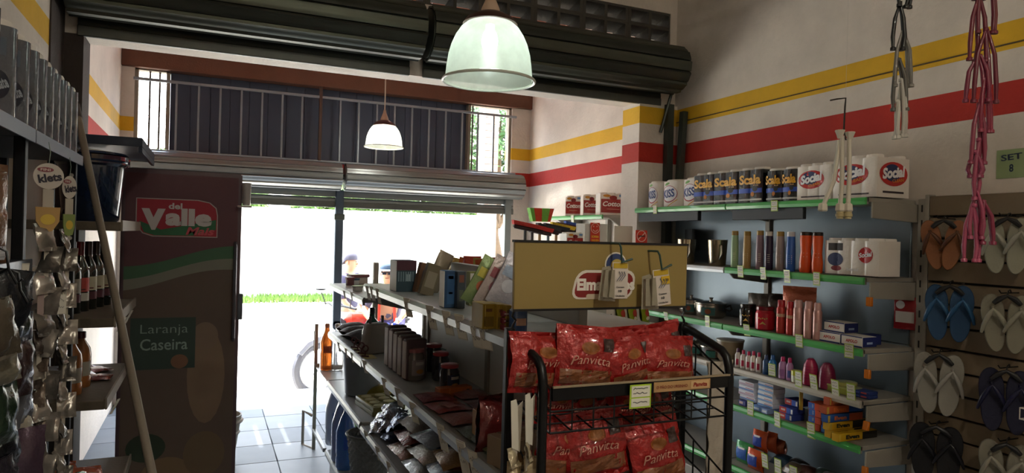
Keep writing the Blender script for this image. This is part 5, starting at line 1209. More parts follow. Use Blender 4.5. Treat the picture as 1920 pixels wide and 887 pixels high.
tub('low pale box in front of the red lidded tub', 661, 680, 550, 540, F1+.001, '#a8a4a2', '#8f8b8a', .80)
# far second shelf
ZF = F2+.001
for i in range(3):
    p = at(628+i*10, 622, X=.86)
    bag('folded_cloth', ['dark folded cloth pack at the far end of the second shelf', 'middle dark folded cloth pack', 'dark folded cloth pack beside the green bottle'][i], 'cloth', (.9, 4.45-i*.17, ZF+.02), (.2, .09, .16), (-PI/2*.92, 0, .2+.1*i), M('#4f4a4a', .6, var=.2, bump=.3), 'dark folded packs', seed=80+i, wr=.004, nu=8, nv=8)
p = at(664, 655, X=.86)
t = thing('detergent_bottle', 'green detergent bottle behind the grey tapered caddy', 'bottle', (.88, 3.98, ZF), .4)
MB().lathe([(.045, 0), (.05, .01), (.048, .1), (.03, .15), (.014, .17), (.014, .2)], 16, ex=1.2).build('body', gloss('#1f4f44'), t); MB().lathe([(.016, .19), (.016, .225), (.012, .23)], 12).build('cap', BLACK, t)
p = at(680, 652, X=.84)
t = thing('grey_caddy', 'tapered grey plastic caddy with two upright prongs on the second shelf', 'caddy', (.86, 3.78, ZF), .35)
MB().prism([(-.085, 0), (.085, 0), (.055, .165), (-.055, .165)], -.04, .04).build('body', M('#8a837e', .55), t, bevel=.006)
for s in (-1, 1): MB().box(s*.04-.006, s*.04+.006, -.006, .006, .165, .205).build('prong', M('#4a4a4c', .5), t, bevel=.002)
for i in range(4):
    p = at(655+i*22, 652, X=.78)
    t = thing('key_ring_tool', 'small dark ring-handled tool, %s of the row on the second shelf' % ['first', 'second', 'third', 'fourth'][i], 'tool', (.775, 3.95-i*.1, ZF+.004), -.6, 'ring-handled tools on a card')
    MB().tube([(.016*math.cos(a), 0, .045+.016*math.sin(a)) for a in [2*PI*k/14 for k in range(14)]], .004, 6, closed=True).build('ring', M('#5a3438', .5), t); MB().tube([(0, 0, .03), (0, 0, 0)], .004, 6).tube([(-.02, 0, .004), (.02, 0, .004)], .005, 6).build('stem', M('#5a3438', .5), t)
tag(MB().box(.765, .83, 3.60, 3.95, ZF, ZF+.003).build('yellow_card', card('#b8b078'), bevel=.001), 'pale yellow card lying under the ring-handled tools', 'card')
# far third shelf: bin, orange bottle, yellow trays
t = thing('waste_bin', 'dark grey tapered plastic bin on the third shelf of the far gondola section', 'bin', (.885, 4.22, F3+.001))
MB().lathe([(.095, 0), (.105, .01), (.125, .25), (.138, .27), (.138, .29), (.128, .29), (.12, .25), (.098, .012), (0, .012)], 32, cap=False).build('bin', M('#8793a0', .4, var=.08), t)
MB().tube([(.138*math.cos(a), .138*math.sin(a), .286) for a in [2*PI*k/32 for k in range(32)]], .006, 6, closed=True).build('rim', M('#3f4850', .4), t)
t = thing('juice_bottle', 'orange soft drink bottle behind the dark bin', 'bottle', (.79, 5.02, .614))
MB().lathe([(.04, 0), (.046, .02), (.046, .12), (.042, .14), (.046, .16), (.046, .2), (.02, .27), (.015, .3)], 18).build('body', M('#f08432', .12, trans=.35, var=.05, coat=.5), t); MB().lathe([(.017, .3), (.017, .325), (.012, .33)], 12).build('cap', gloss('#d8835a'), t); decal('rect', 0, .15, .06, .05, card('#b05030'), t, lambda x, z: -math.sqrt(max(1e-6, .047**2-x*x)), .001, 'label')
t = thing('clear_bottle', 'clear bottle with pale cap beside the orange bottle', 'bottle', (.86, 5.0, .614))
MB().lathe([(.04, 0), (.044, .02), (.044, .2), (.018, .27), (.015, .3)], 16).build('body', M('#dfe3e4', .1, trans=.7, coat=.5), t); MB().lathe([(.017, .3), (.017, .325), (.012, .33)], 12).build('cap', gloss('#d8c8b8'), t)
for i in range(3):
    x, y, z = .9, 3.84-i*.02, F3+.001+i*.028
    if i < 2:
        t = thing('sponge_tray', 'pale yellow tray of sponge rounds, %s' % ['lower', 'upper'][i], 'tray', (x, y, z), FR+.1, 'yellow trays')
        MB().box(-.16, .16, -.09, .09, 0, .010).box(-.16, -.15, -.09, .09, 0, .024).box(.15, .16, -.09, .09, 0, .024).box(-.16, .16, -.09, -.08, 0, .024).box(-.16, .16, .08, .09, 0, .024).build('tray', gloss('#a8a468', .4), t, smooth=False)
        for a in range(4):
            for b in range(2): MB().lathe([(0, .01), (.032, .01), (.034, .018), (.03, .025), (0, .026)], 14, (-.115+a*.076, -.042+b*.08, 0), cap=False).build('sponge_round', M('#b3ae7c', .7), t)
bag('cloth_pack', 'yellow crumpled cloth pack behind the sponge trays', 'pack', (.92, 4.06, F3+.02), (.2, .08, .15), (-PI/2*.9, 0, -.9), foil('#a89a3c', .4), seed=91, wr=.008)
# bottom: water bottles and woven basket
def water(label, x, y, col, cap, z=F4+.001, s=1.0, lab='#3a5a9c'):
    t = thing('water_bottle', label, 'bottle', (x, y, z), .3, 'water bottles at the gondola foot')
    pr = [(.045, 0), (.052, .015), (.052, .06), (.049, .075), (.052, .09), (.052, .2), (.03, .27), (.015, .3), (.014, .32)]
    MB().lathe([(a*s, b*s) for a, b in pr], 18).build('body', M(col, .1, trans=.25, var=.05, coat=.5), t); MB().lathe([(.017*s, .315*s), (.017*s, .34*s), (.012*s, .345*s)], 12).build('cap', gloss(cap), t)
    decal('rect', 0, .145*s, .07*s, .07*s, card(lab), t, lambda xx, zz: -math.sqrt(max(1e-6, (.053*s)**2-xx*xx)), .001, 'label')
water('large clear bottle with blue cap nearest the street at the gondola foot', .82, 4.78, '#aebfd6', '#33508c', s=1.25)
water('large clear bottle with blue cap, second at the gondola foot', .85, 4.60, '#a8bcd8', '#2e4c94', s=1.25)
water('clear bottle with blue label third in the row at the gondola foot', .80, 4.42, '#9fb6dc', '#28469a', s=1.2)
water('blue bottle with bright blue lower half next to the woven basket', .80, 4.26, '#4f86d8', '#28469a', s=1.15, lab='#2a58b8')
water('green and yellow bottle behind the clear bottles', .96, 4.86, '#8fc07a', '#6fae5a', s=1.4, lab='#c8c24a')
t = thing('woven_basket', 'grey woven plastic basket at the foot of the far gondola section', 'basket', (.875, 3.93, F4+.001))
m = MB(); n = 40
def wr(u, v):
    a = 2*PI*u; z = v*.30; r = .095+.035*v+.0035*math.sin(a*20+PI*int(v*16))*1
    return (r*math.cos(a), r*math.sin(a), z)
m.grid(wr, 80, 32); m.build('weave', M('#858c90', .5, var=.2, bump=.5), t, smooth=False)
MB().lathe([(0, .004), (.094, .004)], 24, cap=False).build('base', M('#4a5052', .5), t); MB().tube([(.133*math.cos(a), .133*math.sin(a), .3) for a in [2*PI*k/32 for k in range(32)]], .007, 6, closed=True).build('rim', M('#5e6466', .5), t)
# near section second shelf
ZN = G2+.001
for i in range(5):
    y = 3.34-i*.085; p = Vector((.80, y, ZN))
    t = box_pack('cookie_pack', ['farthest', 'second', 'third', 'fourth', 'nearest'][i]+' dark upright cookie pack in the row on the second gondola shelf', 'pack', (.86, y, ZN), (.10, .045, .2-.004*i), (0, 0, .15), '#5a4a4e', [pr_rect(.1, .5, .6, .6, '#6a5458')], 'dark upright cookie packs', bevel=.006)
    MB().box(-.052, -.049, -.02, .02, .01, .19-.004*i).build('bright_edge', gloss('#b8aca8', .2), t, smooth=False)
def glass_jar(label, px, pyb, pyt, wpx, X, content, lidc, Z=ZN, labc=None, grp='glass jars with red lids'):
    p = at(px, pyb, X=X); k = mpp(p); R = wpx*k/2; H = (pyb-pyt)*k
    t = thing('glass_jar', label, 'jar', (X, p.y, Z), .3, grp)
    MB().lathe([(R*.86, 0), (R, .008), (R, H*.74), (R*.84, H*.84), (R*.82, H*.9)], 26).build('jar', M(content, .08, var=.15, coat=.8, trans=.35), t)
    MB().lathe([(R*.9, H*.88), (R*.93, H*.9), (R*.93, H*.98), (R*.85, H)], 26).build('lid', gloss(lidc, .35), t)
    fn = lambda x, z: -math.sqrt(max(1e-6, R*R-x*x))
    if labc:
        decal('rect', 0, H*.42, R*1.5, H*.48, card(labc), t, fn, .0012, 'label', nu=10); decal('ell', 0, H*.3, R*.8, H*.14, card('#a87838'), t, fn, .002, 'print'); decal('rect', 0, H*.55, R*.9, H*.1, card('#b9b4b0'), t, fn, .002, 'print')
glass_jar('big clear jar with wide red lid at the back of the second shelf', 767, 662, 625, 44, 1.0, '#c8c4bc', '#a8252c')
glass_jar('clear jar with pale red lid nearest the dark cookie packs', 776, 735, 676, 38, .86, '#8f8a88', '#a8686a', labc='#8d8688')
glass_jar('dark labelled jar with red lid, farthest of three', 812, 720, 669, 32, 1.0, '#45424a', '#b04048', labc='#2f3850')
glass_jar('dark labelled jar with red lid, middle of three', 825, 728, 676, 32, .97, '#45424a', '#b04048', labc='#2f3850')
glass_jar('dark labelled jar with red lid, nearest of three', 842, 737, 684, 37, .93, '#45424a', '#b85058', labc='#2a3550')
p = at(800, 685, X=1.0)
box_pack('clear_box', 'clear plastic box with grey-green sides behind the jars', 'box', (.99, at(803, 684, X=.99).y, ZN), (.13, .12, .1), .2, '#7f8d88', [pr_rect(-.3, .5, .25, .9, '#c9cdc8')])
p = at(852, 752, X=.86)
t = box_pack('orange_box', 'long low orange carton in front of the dark labelled jars', 'carton', (.93, at(850, 752, X=.93).y-.0, ZN), (.145, .05, .035), .12, '#a85a24', [pr_rect(.36, .5, .1, .5, '#3a3430'), pr_rect(-.2, .5, .02, .9, '#c87a3c')])
# flat red sachets lying on the shelf
for i in range(8):
    c, rw = divmod(i, 2)
    bag('flat_sachet', ['dark red', 'pinkish red', 'brick red', 'dull red', 'red and pale', 'rusty red', 'green and red', 'dark green'][i]+' flat sachet lying in the %s row of the second gondola shelf' % ('front' if rw == 0 else 'back'), 'sachet', (.762+rw*.155, 2.60-c*.17, ZN+.012), (.15, .022, .14), (-PI/2, 0, FR+.05*(i % 3)), foil(['#6f262c', '#7c3a3c', '#8a2e28', '#6a3034', '#8a4a40', '#7a3424', '#4a5038', '#33402f'][i], .28), 'flat sachets on the second gondola shelf', seed=100+i, wr=.003, nu=8, nv=8, prints=[pr_fn('rect', 0, .5, .6, .3, ['#8d5a58', '#9a6a68'][i % 2])])
gbox('brown kraft carton behind the dark red foil bag', 897, 916, 742, 684, ZN, Y=2.02, depth=.05, col='#96682e', prints=[pr_rect(0, .5, .6, .2, '#5f3a1e')])
p = at(922, 765, Y=1.93)
bag('coffee_bag', 'dark red crumpled foil bag on the second gondola shelf beside the rack', 'bag', (p.x, 1.93, ZN), (.115, .08, .165), (-.1, .12, .25), foil('#5c1f1e', .14), seed=120, wr=.009)
bag('coffee_bag', 'second dark foil bag behind the crumpled red one', 'bag', (p.x+.06, 2.02, ZN), (.11, .07, .15), (0, -.1, .0), foil('#4a2420', .16), seed=121, wr=.009)
t = thing('carton_block', 'pale block of small drink cartons near the rack on the second gondola shelf', 'cartons', (.83, 1.80, ZN), .25)
for i in range(5):
    MB().box(-.075+i*.03, -.047+i*.03, -.05, .05, 0, .085).build('small_carton', card('#8f7c66'), t, bevel=.002)
    MB().box(-.072+i*.03, -.05+i*.03, -.0515, -.05, .015, .05).build('printed_panel', card('#7a5a2c' if i % 2 else '#8c3a34'), t, smooth=False)
for i in range(5):
    bag('flat_sachet', ['grey-green flat sachet near the rack, lowest', 'dark green flat sachet near the rack', 'pale green flat sachet near the rack', 'teal flat sachet near the rack', 'grey flat sachet at the very end of the shelf'][i], 'sachet', (.77, 2.02-i*.06, ZN+.012+.0*i), (.09, .018, .06), (-PI/2, 0, FR+.1*i), foil(['#56604c', '#2f4434', '#6f7c62', '#3a5a56', '#77746c'][i], .3), 'green flat sachets near the rack', seed=130+i, wr=.002, nu=6, nv=6)
# near third shelf: foil coffee packs and rice / pasta bags
Z3n = G3+.001; r_ = random.Random(8)
for i in range(9):
    bag('foil_pack', ['bright crinkled silver foil pack', 'silver foil pack', 'blue-tinted foil pack', 'silver foil pack', 'small silver foil pack', 'brown-tinted foil pack', 'grey foil pack', 'shiny foil pack', 'dull foil pack'][i]+' at the far corner of the third gondola shelf, %s layer' % ['bottom', 'middle', 'top'][i//3], 'foil pack', (.765+r_.uniform(-.005, .02)+.02*(i//3), 3.44-(i % 3)*.11-.03*(i//3), Z3n+.02+(i//3)*.042), (.12, .06, .1), (-PI/2*.85, r_.uniform(-.3, .3), FR+r_.uniform(-.5, .5)), M(['#c9ccd6', '#a9aebe', '#8f9ab8'][i % 3], .16, .9, var=.2, bump=1.0, bscale=70), 'silver foil packs on the third gondola shelf', seed=140+i, wr=.016, nu=10, nv=10)
bagc = [('#8d6f58', 'brown paper'), ('#7c3a38', 'dark red striped'), ('#a89a8c', 'beige'), ('#9aa0a8', 'clear pasta'), ('#b4aea2', 'white rice'), ('#8a8f9a', 'grey'), ('#c0b8a8', 'cream'), ('#6e7a8c', 'blue-grey'), ('#a87c4c', 'golden'), ('#5a6a7c', 'slate blue'), ('#8c9a98', 'pale green'), ('#4f5c72', 'dark blue lettered')]
lay = [(2.98, 0), (2.98, 1), (2.96, 2), (2.74, 0), (2.72, 1), (2.72, 2), (2.5, 0), (2.5, 1), (2.48, 2), (2.26, 0), (2.26, 1), (2.04, 0)]
for i, (y, l) in enumerate(lay):
    bag('grain_bag', bagc[i][1]+' flat bag on the third gondola shelf, %s of its pile' % ['bottom', 'middle', 'top'][l], 'bag', (.77+.02*l, y, Z3n+.03+l*.058), (.23, .07, .24), (-PI/2*.97, 0, FR+r_.uniform(-.15, .15)), foil(bagc[i][0], .25), 'flat grain bags on the third gondola shelf', seed=160+i, wr=.006, nu=10, nv=10, prints=[pr_fn('rect', 0, .5, .6, .35, ['#b8a89c', '#a85a58', '#7c6a5c', '#c0b070', '#3f5a8c', '#9a4a44'][i % 6]), pr_fn('rect', 0, .78, .5, .12, ['#5f4a40', '#c0b0a8', '#8a3a34', '#4a6aa0', '#b0443c', '#36466a'][i % 6])])

# ================================================================== LEFT SHELVING
LX = -.45
ls_m = M('#4a505a', .45, .5, var=.1); bk = M('#101216', .5, .4, var=.1); lip = M('#7a808a', .35, .6, var=.1)
L = thing('left_shelving', 'black steel shelving along the left wall carrying paper towel rolls on top', 'shelving', (-.6, 1.9, 0))
def lb_(m, n, mat, **k):
    m.v = [(x+.6, y-1.9, z) for x, y, z in m.v]; return m.build(n, mat, L, **k)
LZ = [1.862, 1.50, 1.12, .72, .3]
for i, z in enumerate(LZ):
    for a, b in ((.9, 2.3), (2.31, 3.09)):
        if i and a > 2: continue
        lb_(MB().box(XL+.03, LX-.005, a, b, z-.02, z), 'shelf', ls_m, bevel=.002)
        lb_(MB().box(LX-.005, LX, a, b, z-.035, z+.003), 'shelf_lip', lip, bevel=.001)
for y in (2.31, 3.10):
    lb_(MB().box(LX-.05, LX-.022, y-.018, y+.018, 0, 1.86), 'upright', bk, bevel=.003)
for z in [1.25+.06*i for i in range(10)]: lb_(MB().tube([(LX-.036, 3.0815, z), (LX-.036, 3.0805, z)], .008, 8), 'upright_hole', card('#c8c4ba'))
lb_(MB().box(XL+.01, XL+.02, .9, 3.08, .1, 1.84), 'back_panel', M('#1c1f27', .6, var=.1), bevel=.001)
lb_(MB().box(XL+.022, XL+.03, 2.0, 2.28, 1.54, 1.80), 'pale_board', card('#6d675c'), smooth=False)
def d_del(t, w, h, fn):
    decal('ell', 0, h*.33, w*.6, h*.3, card('#1c2030'), t, fn, .001, 'emblem'); text('Delicate', 0, h*.33, w*.5, h*.12, card('#9aa0ac'), t, fn, .002, .03, rot=.4)
    decal('rect', 0, h*.72, w*.4, h*.18, card('#4f5a6a'), t, fn, .001, 'print')
for i, px in enumerate((14, 44, 66, 78, 88, 99, 109, 121, 134, 146)):
    y = [1.98, 2.14, 2.28, 2.39, 2.50, 2.61, 2.71, 2.82, 2.93, 3.04][i]
    t = roll_pack('paper_towel_roll', ['nearest', 'second nearest', 'third', 'fourth', 'fifth', 'sixth', 'seventh', 'eighth', 'ninth', 'farthest'][i]+' film-wrapped paper towel roll in the row on the left top shelf', 'paper towels', 0, .1, 0, .25, 0, 1, FR, M('#555963', .16, var=.25, bump=.6, bscale=40, coat=.6), d_del, 'paper towel rolls on the left shelf', depth=.1)
    t.location = (-.52, y, 1.866); t.rotation_euler = (0, 0, .5); t.scale = (1, 1, 1 if i else 1.04)
# second shelf things: silver-edged snack bag, tag, hooks with sachets
bag('snack_bag', 'brown snack bag with crinkled silver bottom edge at the left frame edge', 'snack bag', (-.52, 1.97, 1.503), (.2, .06, .24), (0, .0, FL-.7), foil('#6b4a34', .18), seed=200, wr=.008, prints=[pr_fn('rect', 0, .1, .95, .14, '#b9bcc4'), pr_fn('ell', .1, .5, .3, .2, '#8a3a24'), pr_fn('rect', -.1, .75, .5, .1, '#8f8f96')])
bag('snack_bag', 'brown snack bag behind the silver-edged one at the left frame edge', 'snack bag', (-.6, 1.9, 1.503), (.2, .06, .27), (0, .1, FL-.6), foil('#5c4234', .2), seed=201, wr=.008)
price_tag('pale card price tag on the left second shelf edge', (LX+.004, 2.19, 1.495), FL-.6, .03, .075, 1, .1, 3, group=None)
for i, (px, py0) in enumerate(((12, 480), (34, 520))):
    p = at(px, py0, X=-.40); t = thing('display_hook', ['thin black wire hook with hanging packets at the left frame edge', 'black wire hook set lower with hanging packets'][i], 'hook', p, 0, 'hooks on the left shelving')
    MB().tube([(-.05, 0, .0), (-.02, .0, .02), (.0, 0, .01), (.005, 0, -.03), (.02, 0, -.06), (.03, 0, -.05)], .003, 6).build('rod', BW, t)
r_ = random.Random(77)
cols = ['#23262c', '#3a3f36', '#5a5246', '#2c2f3c', '#8a8676', '#3c2a2a', '#20242c', '#6a6a70', '#2a3a2c', '#b0a898', '#1d1f26', '#4c3a4a', '#6b6458', '#2d2a34']
adj = ['black', 'moss', 'tan', 'ink blue', 'pale', 'maroon', 'charcoal', 'silver grey', 'dark green', 'whitish', 'near-black', 'plum', 'dun', 'dusk violet']
for i in range(14):
    px = [18, 40, 8, 34, 14, 44, 24, 46, 10, 36, 20, 48, 30, 10][i]; py = 505+i*27
    p = at(px, py, X=-.42+.012*(i % 3))
    bag('hanging_packet', '%s crinkled packet hanging on the left shelving, %s' % (adj[i], ['upper group', 'upper group', 'upper group', 'upper group', 'middle group', 'middle group', 'middle group', 'middle group', 'middle group', 'lower group', 'lower group', 'lower group', 'lower group', 'lowest'][i]), 'packet', (p.x, p.y, p.z-.13), (.085, .03, .13), (0, r_.uniform(-.25, .25), FL-.6+r_.uniform(-.5, .5)), foil(cols[i], .18), 'hanging packets on the left shelving', seed=210+i, wr=.01, nu=8, nv=10)
# klets strips
def hd_klets(sx_=1):
    def f(t):
        R = .037
        MB().add([(R*sx_*math.cos(2*PI*k/28), 0, -R+R*math.sin(2*PI*k/28)) for k in range(28)], [tuple(range(28))]).build('header_card', card('#c9c2b8'), t, smooth=False)
        text('klets', .003, -R-.004, R*1.55*sx_, .024, card('#33303c'), t, lambda x, z: 0, .0015, .04, rot=.2)
        decal('ell', -.008, -.019, .04*sx_, .014, card('#8d4a50'), t, lambda x, z: 0, .001, 'emblem'); text('FINI', -.008, -.019, .024*sx_, .007, card('#e0d0c8'), t, lambda x, z: 0, .002)
        MB().box(-.013, .013, -.001, .001, -.135, -2*R).build('neck_card', card('#b8b0a2'), t, smooth=False)
        MB().prism([(-.03*sx_, -.125), (.03*sx_, -.125), (.028*sx_, -.165), (.012, -.192), (0, -.196), (-.012, -.192), (-.028*sx_, -.165)], -.003, .001).build('printed_shield', card('#b8935a' if sx_ > .8 else '#8a9a5a'), t, smooth=False)
        decal('ell', 0, -.16, .036*sx_, .03, card('#d8b84a'), t, lambda x, z: -.003, .001, 'fruit_print')
        MB().tube([(0, 0, 0), (.003, 0, .03), (-.002, 0, .06)], .0012, 5).build('string', gloss('#8a9a90'), t)
        return -.18
    return f
kp = [M(c_, .2, .45, var=.2, bump=.25, bscale=40) for c_ in ('#8f8880', '#6f6a64', '#a39c94')]
k1 = at(92, 306, X=-.42); k2 = at(131, 330, X=-.42)
s1 = clip_strip('sweets_strip', 'long strip of sweet sachets under a round white klets card, nearer one', 'sachet strip', k1, 13, .060, .062, hd_klets(1), kp, 11, .35, .6)
s2 = clip_strip('sweets_strip', 'long strip of sweet sachets under a round klets card turned aside, farther one', 'sachet strip', k2, 14, .060, .055, hd_klets(.66), kp, 13, .75, .6)
s3 = clip_strip('sweets_strip', 'thin strip of dark sachets hanging beside the black upright', 'sachet strip', at(75, 610, X=-.43), 7, .05, .035, lambda t: (MB().box(-.008, .008, -.001, .001, -.02, .14).build('header_card', card('#a08c88'), t, smooth=False), -.02)[1], [foil('#4a403a', .2), foil('#6a5c50', .2)], 17, .4, .5)
price_tag('pale price card stuck across the nearer sweets strip', at(112, 552, X=-.405), .35, .035, .06, 1, .05, 4, group=None)

# ------------------------------------------------------------------ far left unit with bucket, wine and juice
wd = M('#5f5446', .6, var=.2, scale=6, bump=.2); U = thing('end_shelving', 'worn shelving unit between the black uprights and the fridge', 'shelving', (-.55, 3.6, 0))
def ub(m, n, mat, **k):
    m.v = [(x+.55, y-3.6, z) for x, y, z in m.v]; return m.build(n, mat, U, **k)
for z, x1, ya, yb in ((1.625, -.33, 3.2, 4.0), (1.24, -.34, 3.15, 3.98), (.92, -.36, 3.12, 3.95), (.45, -.34, 3.12, 3.95)):
    ub(MB().box(XL+.02, x1, ya, yb, z-.045, z-.038+.03), 'shelf', wd, bevel=.003)
    ub(MB().box(x1, x1+.008, ya, yb, z-.045, z-.0), 'shelf_lip', M('#83786a', .5, .2), bevel=.001)
ub(MB().box(XL+.02, -.28, 3.46, 4.18, 1.955, 1.995).box(-.295, -.28, 3.46, 4.18, 1.93, 1.955), 'top_tray', M('#2c3342', .35, .5, var=.1), bevel=.002)
ub(MB().box(XL+.0, XL+.02, 3.12, 4.03, 0, 1.98), 'back_panel', M('#b09a84', .7, var=.1), bevel=.002)
for y in (3.14, 4.0): ub(MB().box(XL+.02, XL+.05, y-.015, y+.015, 0, 1.98), 'upright', bk, bevel=.002)
# brackets of the tag rails
for i, (px, py, z) in enumerate(((235, 575, 1.2), (247, 570, 1.2), (222, 735, .88))):
    p = at(px, py, X=-.33); price_tag(['bent pale tag holder under the wine shelf, nearer', 'bent pale tag holder under the wine shelf, farther', 'bent pale tag holder under the juice shelf'][i], (-.328, p.y, z), FL-.5, .018, .075, 1, .5, i, group='bent tag holders')
t = thing('bucket', 'large dark blue glossy bucket on the upper shelf beside the fridge', 'bucket', (-.475, 3.50, 1.618))
MB().lathe([(.10, 0), (.108, .01), (.128, .24), (.14, .25), (.14, .285), (.132, .285), (.124, .245), (.1, .012), (0, .012)], 36, cap=False).build('bucket', M('#14233c', .12, var=.05, coat=.8), t)
MB().tube([(.141*math.cos(a), .141*math.sin(a), .262) for a in [2*PI*k/36 for k in range(36)]], .005, 6, closed=True).build('rim', M('#14233c', .15), t)
MB().lathe([(.0, .29), (.13, .288), (.14, .29), (.13, .30), (0, .305)], 36, cap=False).build('lid', M('#1c2c48', .2, coat=.5), t)
tag(MB().prism([(-.05, 0), (.06, .012), (.065, .02), (-.045, .012)], -.1, .1).build('metal_sheet', M('#9aa0a4', .25, .8), loc=(-.5, 3.62, 1.922), rot=(0, .15, .3)), 'folded bright metal sheet on top of the blue bucket', 'sheet')
# wine bottles
wl = ['#8f8a80', '#a8443c', '#b0a890', '#a89f88', '#9c927c']
for i in range(5):
    y = 3.36+i*.085; x = -.52+.018*i
    t = thing('wine_bottle', ['wine bottle with grey label nearest the black upright', 'wine bottle with red label', 'wine bottle with cream label in the middle of the row', 'wine bottle with cream label, second from the pole', 'wine bottle behind the pole'][i], 'bottle', (x, y, 1.226), .35, 'wine bottles on the left unit')
    MB().lathe([(.032, 0), (.036, .006), (.036, .17), (.030, .2), (.014, .235), (.0135, .29), (.015, .292), (.015, .3)], 20).build('body', M('#101712', .08, var=.05, coat=.8), t)
    MB().lathe([(.0155, .245), (.0155, .303), (.01, .304)], 14).build('capsule', gloss('#2a1218' if i != 1 else '#6a1a20'), t)
    fn = lambda xx, z: -math.sqrt(max(1e-6, .0365**2-xx*xx))
    decal('rect', 0, .12, .062, .06, card(wl[i]), t, fn, .0008, 'label'); decal('rect', 0, .068, .062, .034, card('#c2bdb2' if i == 1 else '#4a1c28'), t, fn, .0008, 'label'); decal('rect', 0, .1, .03, .006, card('#5a2a28'), t, fn, .0014, 'label')
# juice bottles
for i, (x, y) in enumerate(((-.50, 3.27), (-.49, 3.42))):
    t = thing('juice_bottle', ['orange juice bottle with dark red cap on the left unit, front one', 'orange juice bottle with dark red cap just behind the front one'][i], 'bottle', (x, y, .907), .4, 'juice bottles on the left unit')
    MB().lathe([(.036, 0), (.041, .01), (.041, .05), (.037, .06), (.041, .07), (.041, .14), (.037, .17), (.017, .205), (.016, .215)], 22).build('body', gloss('#8f5a30', .15), t); MB().lathe([(.02, .212), (.02, .238), (.017, .24)], 16).build('cap', gloss('#5a1c20'), t)
    decal('rect', 0, .085, .06, .06, card('#9a9488'), t, lambda xx, z: -math.sqrt(max(1e-6, .042**2-xx*xx)), .0008, 'label')
for i in range(4): bag('flat_sachet', ['shiny red sachet lying behind the juice bottles', 'red and clear sachet at the edge of the juice shelf', 'rusty sachet on the juice shelf', 'far red sachet on the juice shelf'][i], 'sachet', (-.45-.06*(i % 2), 3.5+i*.1, .92), (.13, .025, .12), (-PI/2, 0, .3*i), foil('#8a3c30', .2), 'red sachets on the juice shelf', seed=240+i, wr=.005, nu=8, nv=8)
# disinfectant bottle in green sleeve and bottom sachets
p = at(168, 850, X=-.46)
t = thing('soda_bottle', 'dark bottle with red and green label wrapped in green film at lower left', 'bottle', (-.44, 2.98, .36), .3)
MB().lathe([(.04, 0), (.046, .01), (.046, .2), (.03, .25), (.016, .27)], 20).build('body', M('#0d2418', .1, coat=.8, var=.1), t)
decal('rect', 0, .12, .07, .09, card('#14402a'), t, lambda xx, z: -math.sqrt(max(1e-6, .047**2-xx*xx)), .0008, 'label'); decal('rect', 0, .15, .075, .02, card('#8a1c22'), t, lambda xx, z: -math.sqrt(max(1e-6, .047**2-xx*xx)), .0012, 'label', rot=.3); decal('rect', 0, .05, .075, .015, card('#7a1c20'), t, lambda xx, z: -math.sqrt(max(1e-6, .047**2-xx*xx)), .0012, 'label', rot=.3)
MB().prism([(-.045, .20), (.055, .215), (.062, .29), (.04, .315), (-.02, .31), (-.05, .27)], -.03, .03).prism([(.04, .0), (.06, .0), (.066, .28), (.045, .28)], -.03, .03).build('green_film', M('#2f9a58', .2, var=.2, bump=.5, coat=.6), t, bevel=.006)
tag(MB().box(XL+.05, -.36, 2.9, 3.09, .32, .355).build('low_ledge', ls_m, bevel=.003), 'dark ledge under the green wrapped bottle', 'ledge')
for i in range(4): bag('snack_bag', ['orange red snack bag at the bottom of the left unit', 'second orange snack bag on the lowest left shelf', 'third orange snack bag, tilted', 'fourth orange snack bag by the pole'][i], 'snack bag', (-.55+.05*(i % 3), 3.2+i*.12, .46), (.16, .05, .1), (-.5, .1*i, .4+.2*i), foil('#a8502c', .25), 'orange snack bags on the lowest left shelf', seed=250+i, wr=.007, nu=8, nv=8, prints=[pr_fn('ell', 0, .5, .5, .3, '#b8a898')])
# leaning pole
a = at(147, 222, d=2.80); b = Vector(at(300, 960, d=2.05)); dirn = (b-a).normalized(); 
foot = a+dirn*((a.z-.01)/-dirn.z)
pl_ = thing('broom_pole', 'long weathered wooden pole leaning against the left shelving', 'pole', foot)
MB().tube([(0, 0, 0), tuple((a-foot)*.5), tuple(a-foot)], [.0135, .0135, .0135], 12).build('pole', M('#7c7264', .55, var=.2, scale=3, bump=.15), pl_)
MB().tube([tuple(a-foot), tuple((a-foot)*1.03)], .016, 10).build('end_cap', M('#5a5048', .5), pl_)

# ------------------------------------------------------------------ fridge
fr = thing('drinks_fridge', 'tall dark juice fridge with printed front beside the street door', 'fridge', (-.137, 4.35, 0))
FW = .31
MB().box(-FW, FW, .03, .62, .0, 1.93).build('cabinet', M('#4a3a40', .45, var=.1), fr, bevel=.012, seg=2)
MB().box(-FW, FW, -.012, .028, .06, 1.925).build('door', M('#55424a', .35, var=.1), fr, bevel=.008, seg=2)
MB().box(-FW, FW, -.013, -.004, .0, .055).build('grille', BLACK, fr, bevel=.003)
Fy = lambda x, z: -.012
w0 = FW-.02
decal('rect', 0, 1.72, 2*w0, .36, card('#5c3a42'), fr, Fy, .0006, 'printed_top')
def wave(z0, a, ph): return lambda x: z0+a*math.sin(x*7+ph)+x*.12
def band(f_hi, f_lo, col, off, nm):
    m = MB(); n = 24
    m.add([v for k in range(n+1) for v in ((-w0+2*w0*k/n, -.012-off, f_lo(-w0+2*w0*k/n)), (-w0+2*w0*k/n, -.012-off, f_hi(-w0+2*w0*k/n)))], [(2*k, 2*k+2, 2*k+3, 2*k+1) for k in range(n)])
    m.build(nm, card(col), fr, smooth=False)
band(lambda x: 1.56, wave(1.44, .03, 0), '#5c3a42', .0007, 'printed_top'); band(wave(1.44, .03, 0), wave(1.37, .03, .3), '#41664c', .0008, 'green_wave'); band(wave(1.37, .03, .3), wave(1.31, .03, .5), '#7c7c72', .0008, 'cream_wave')
band(wave(1.31, .03, .5), lambda x: .08, '#5f5048', .0008, 'juice_photo')
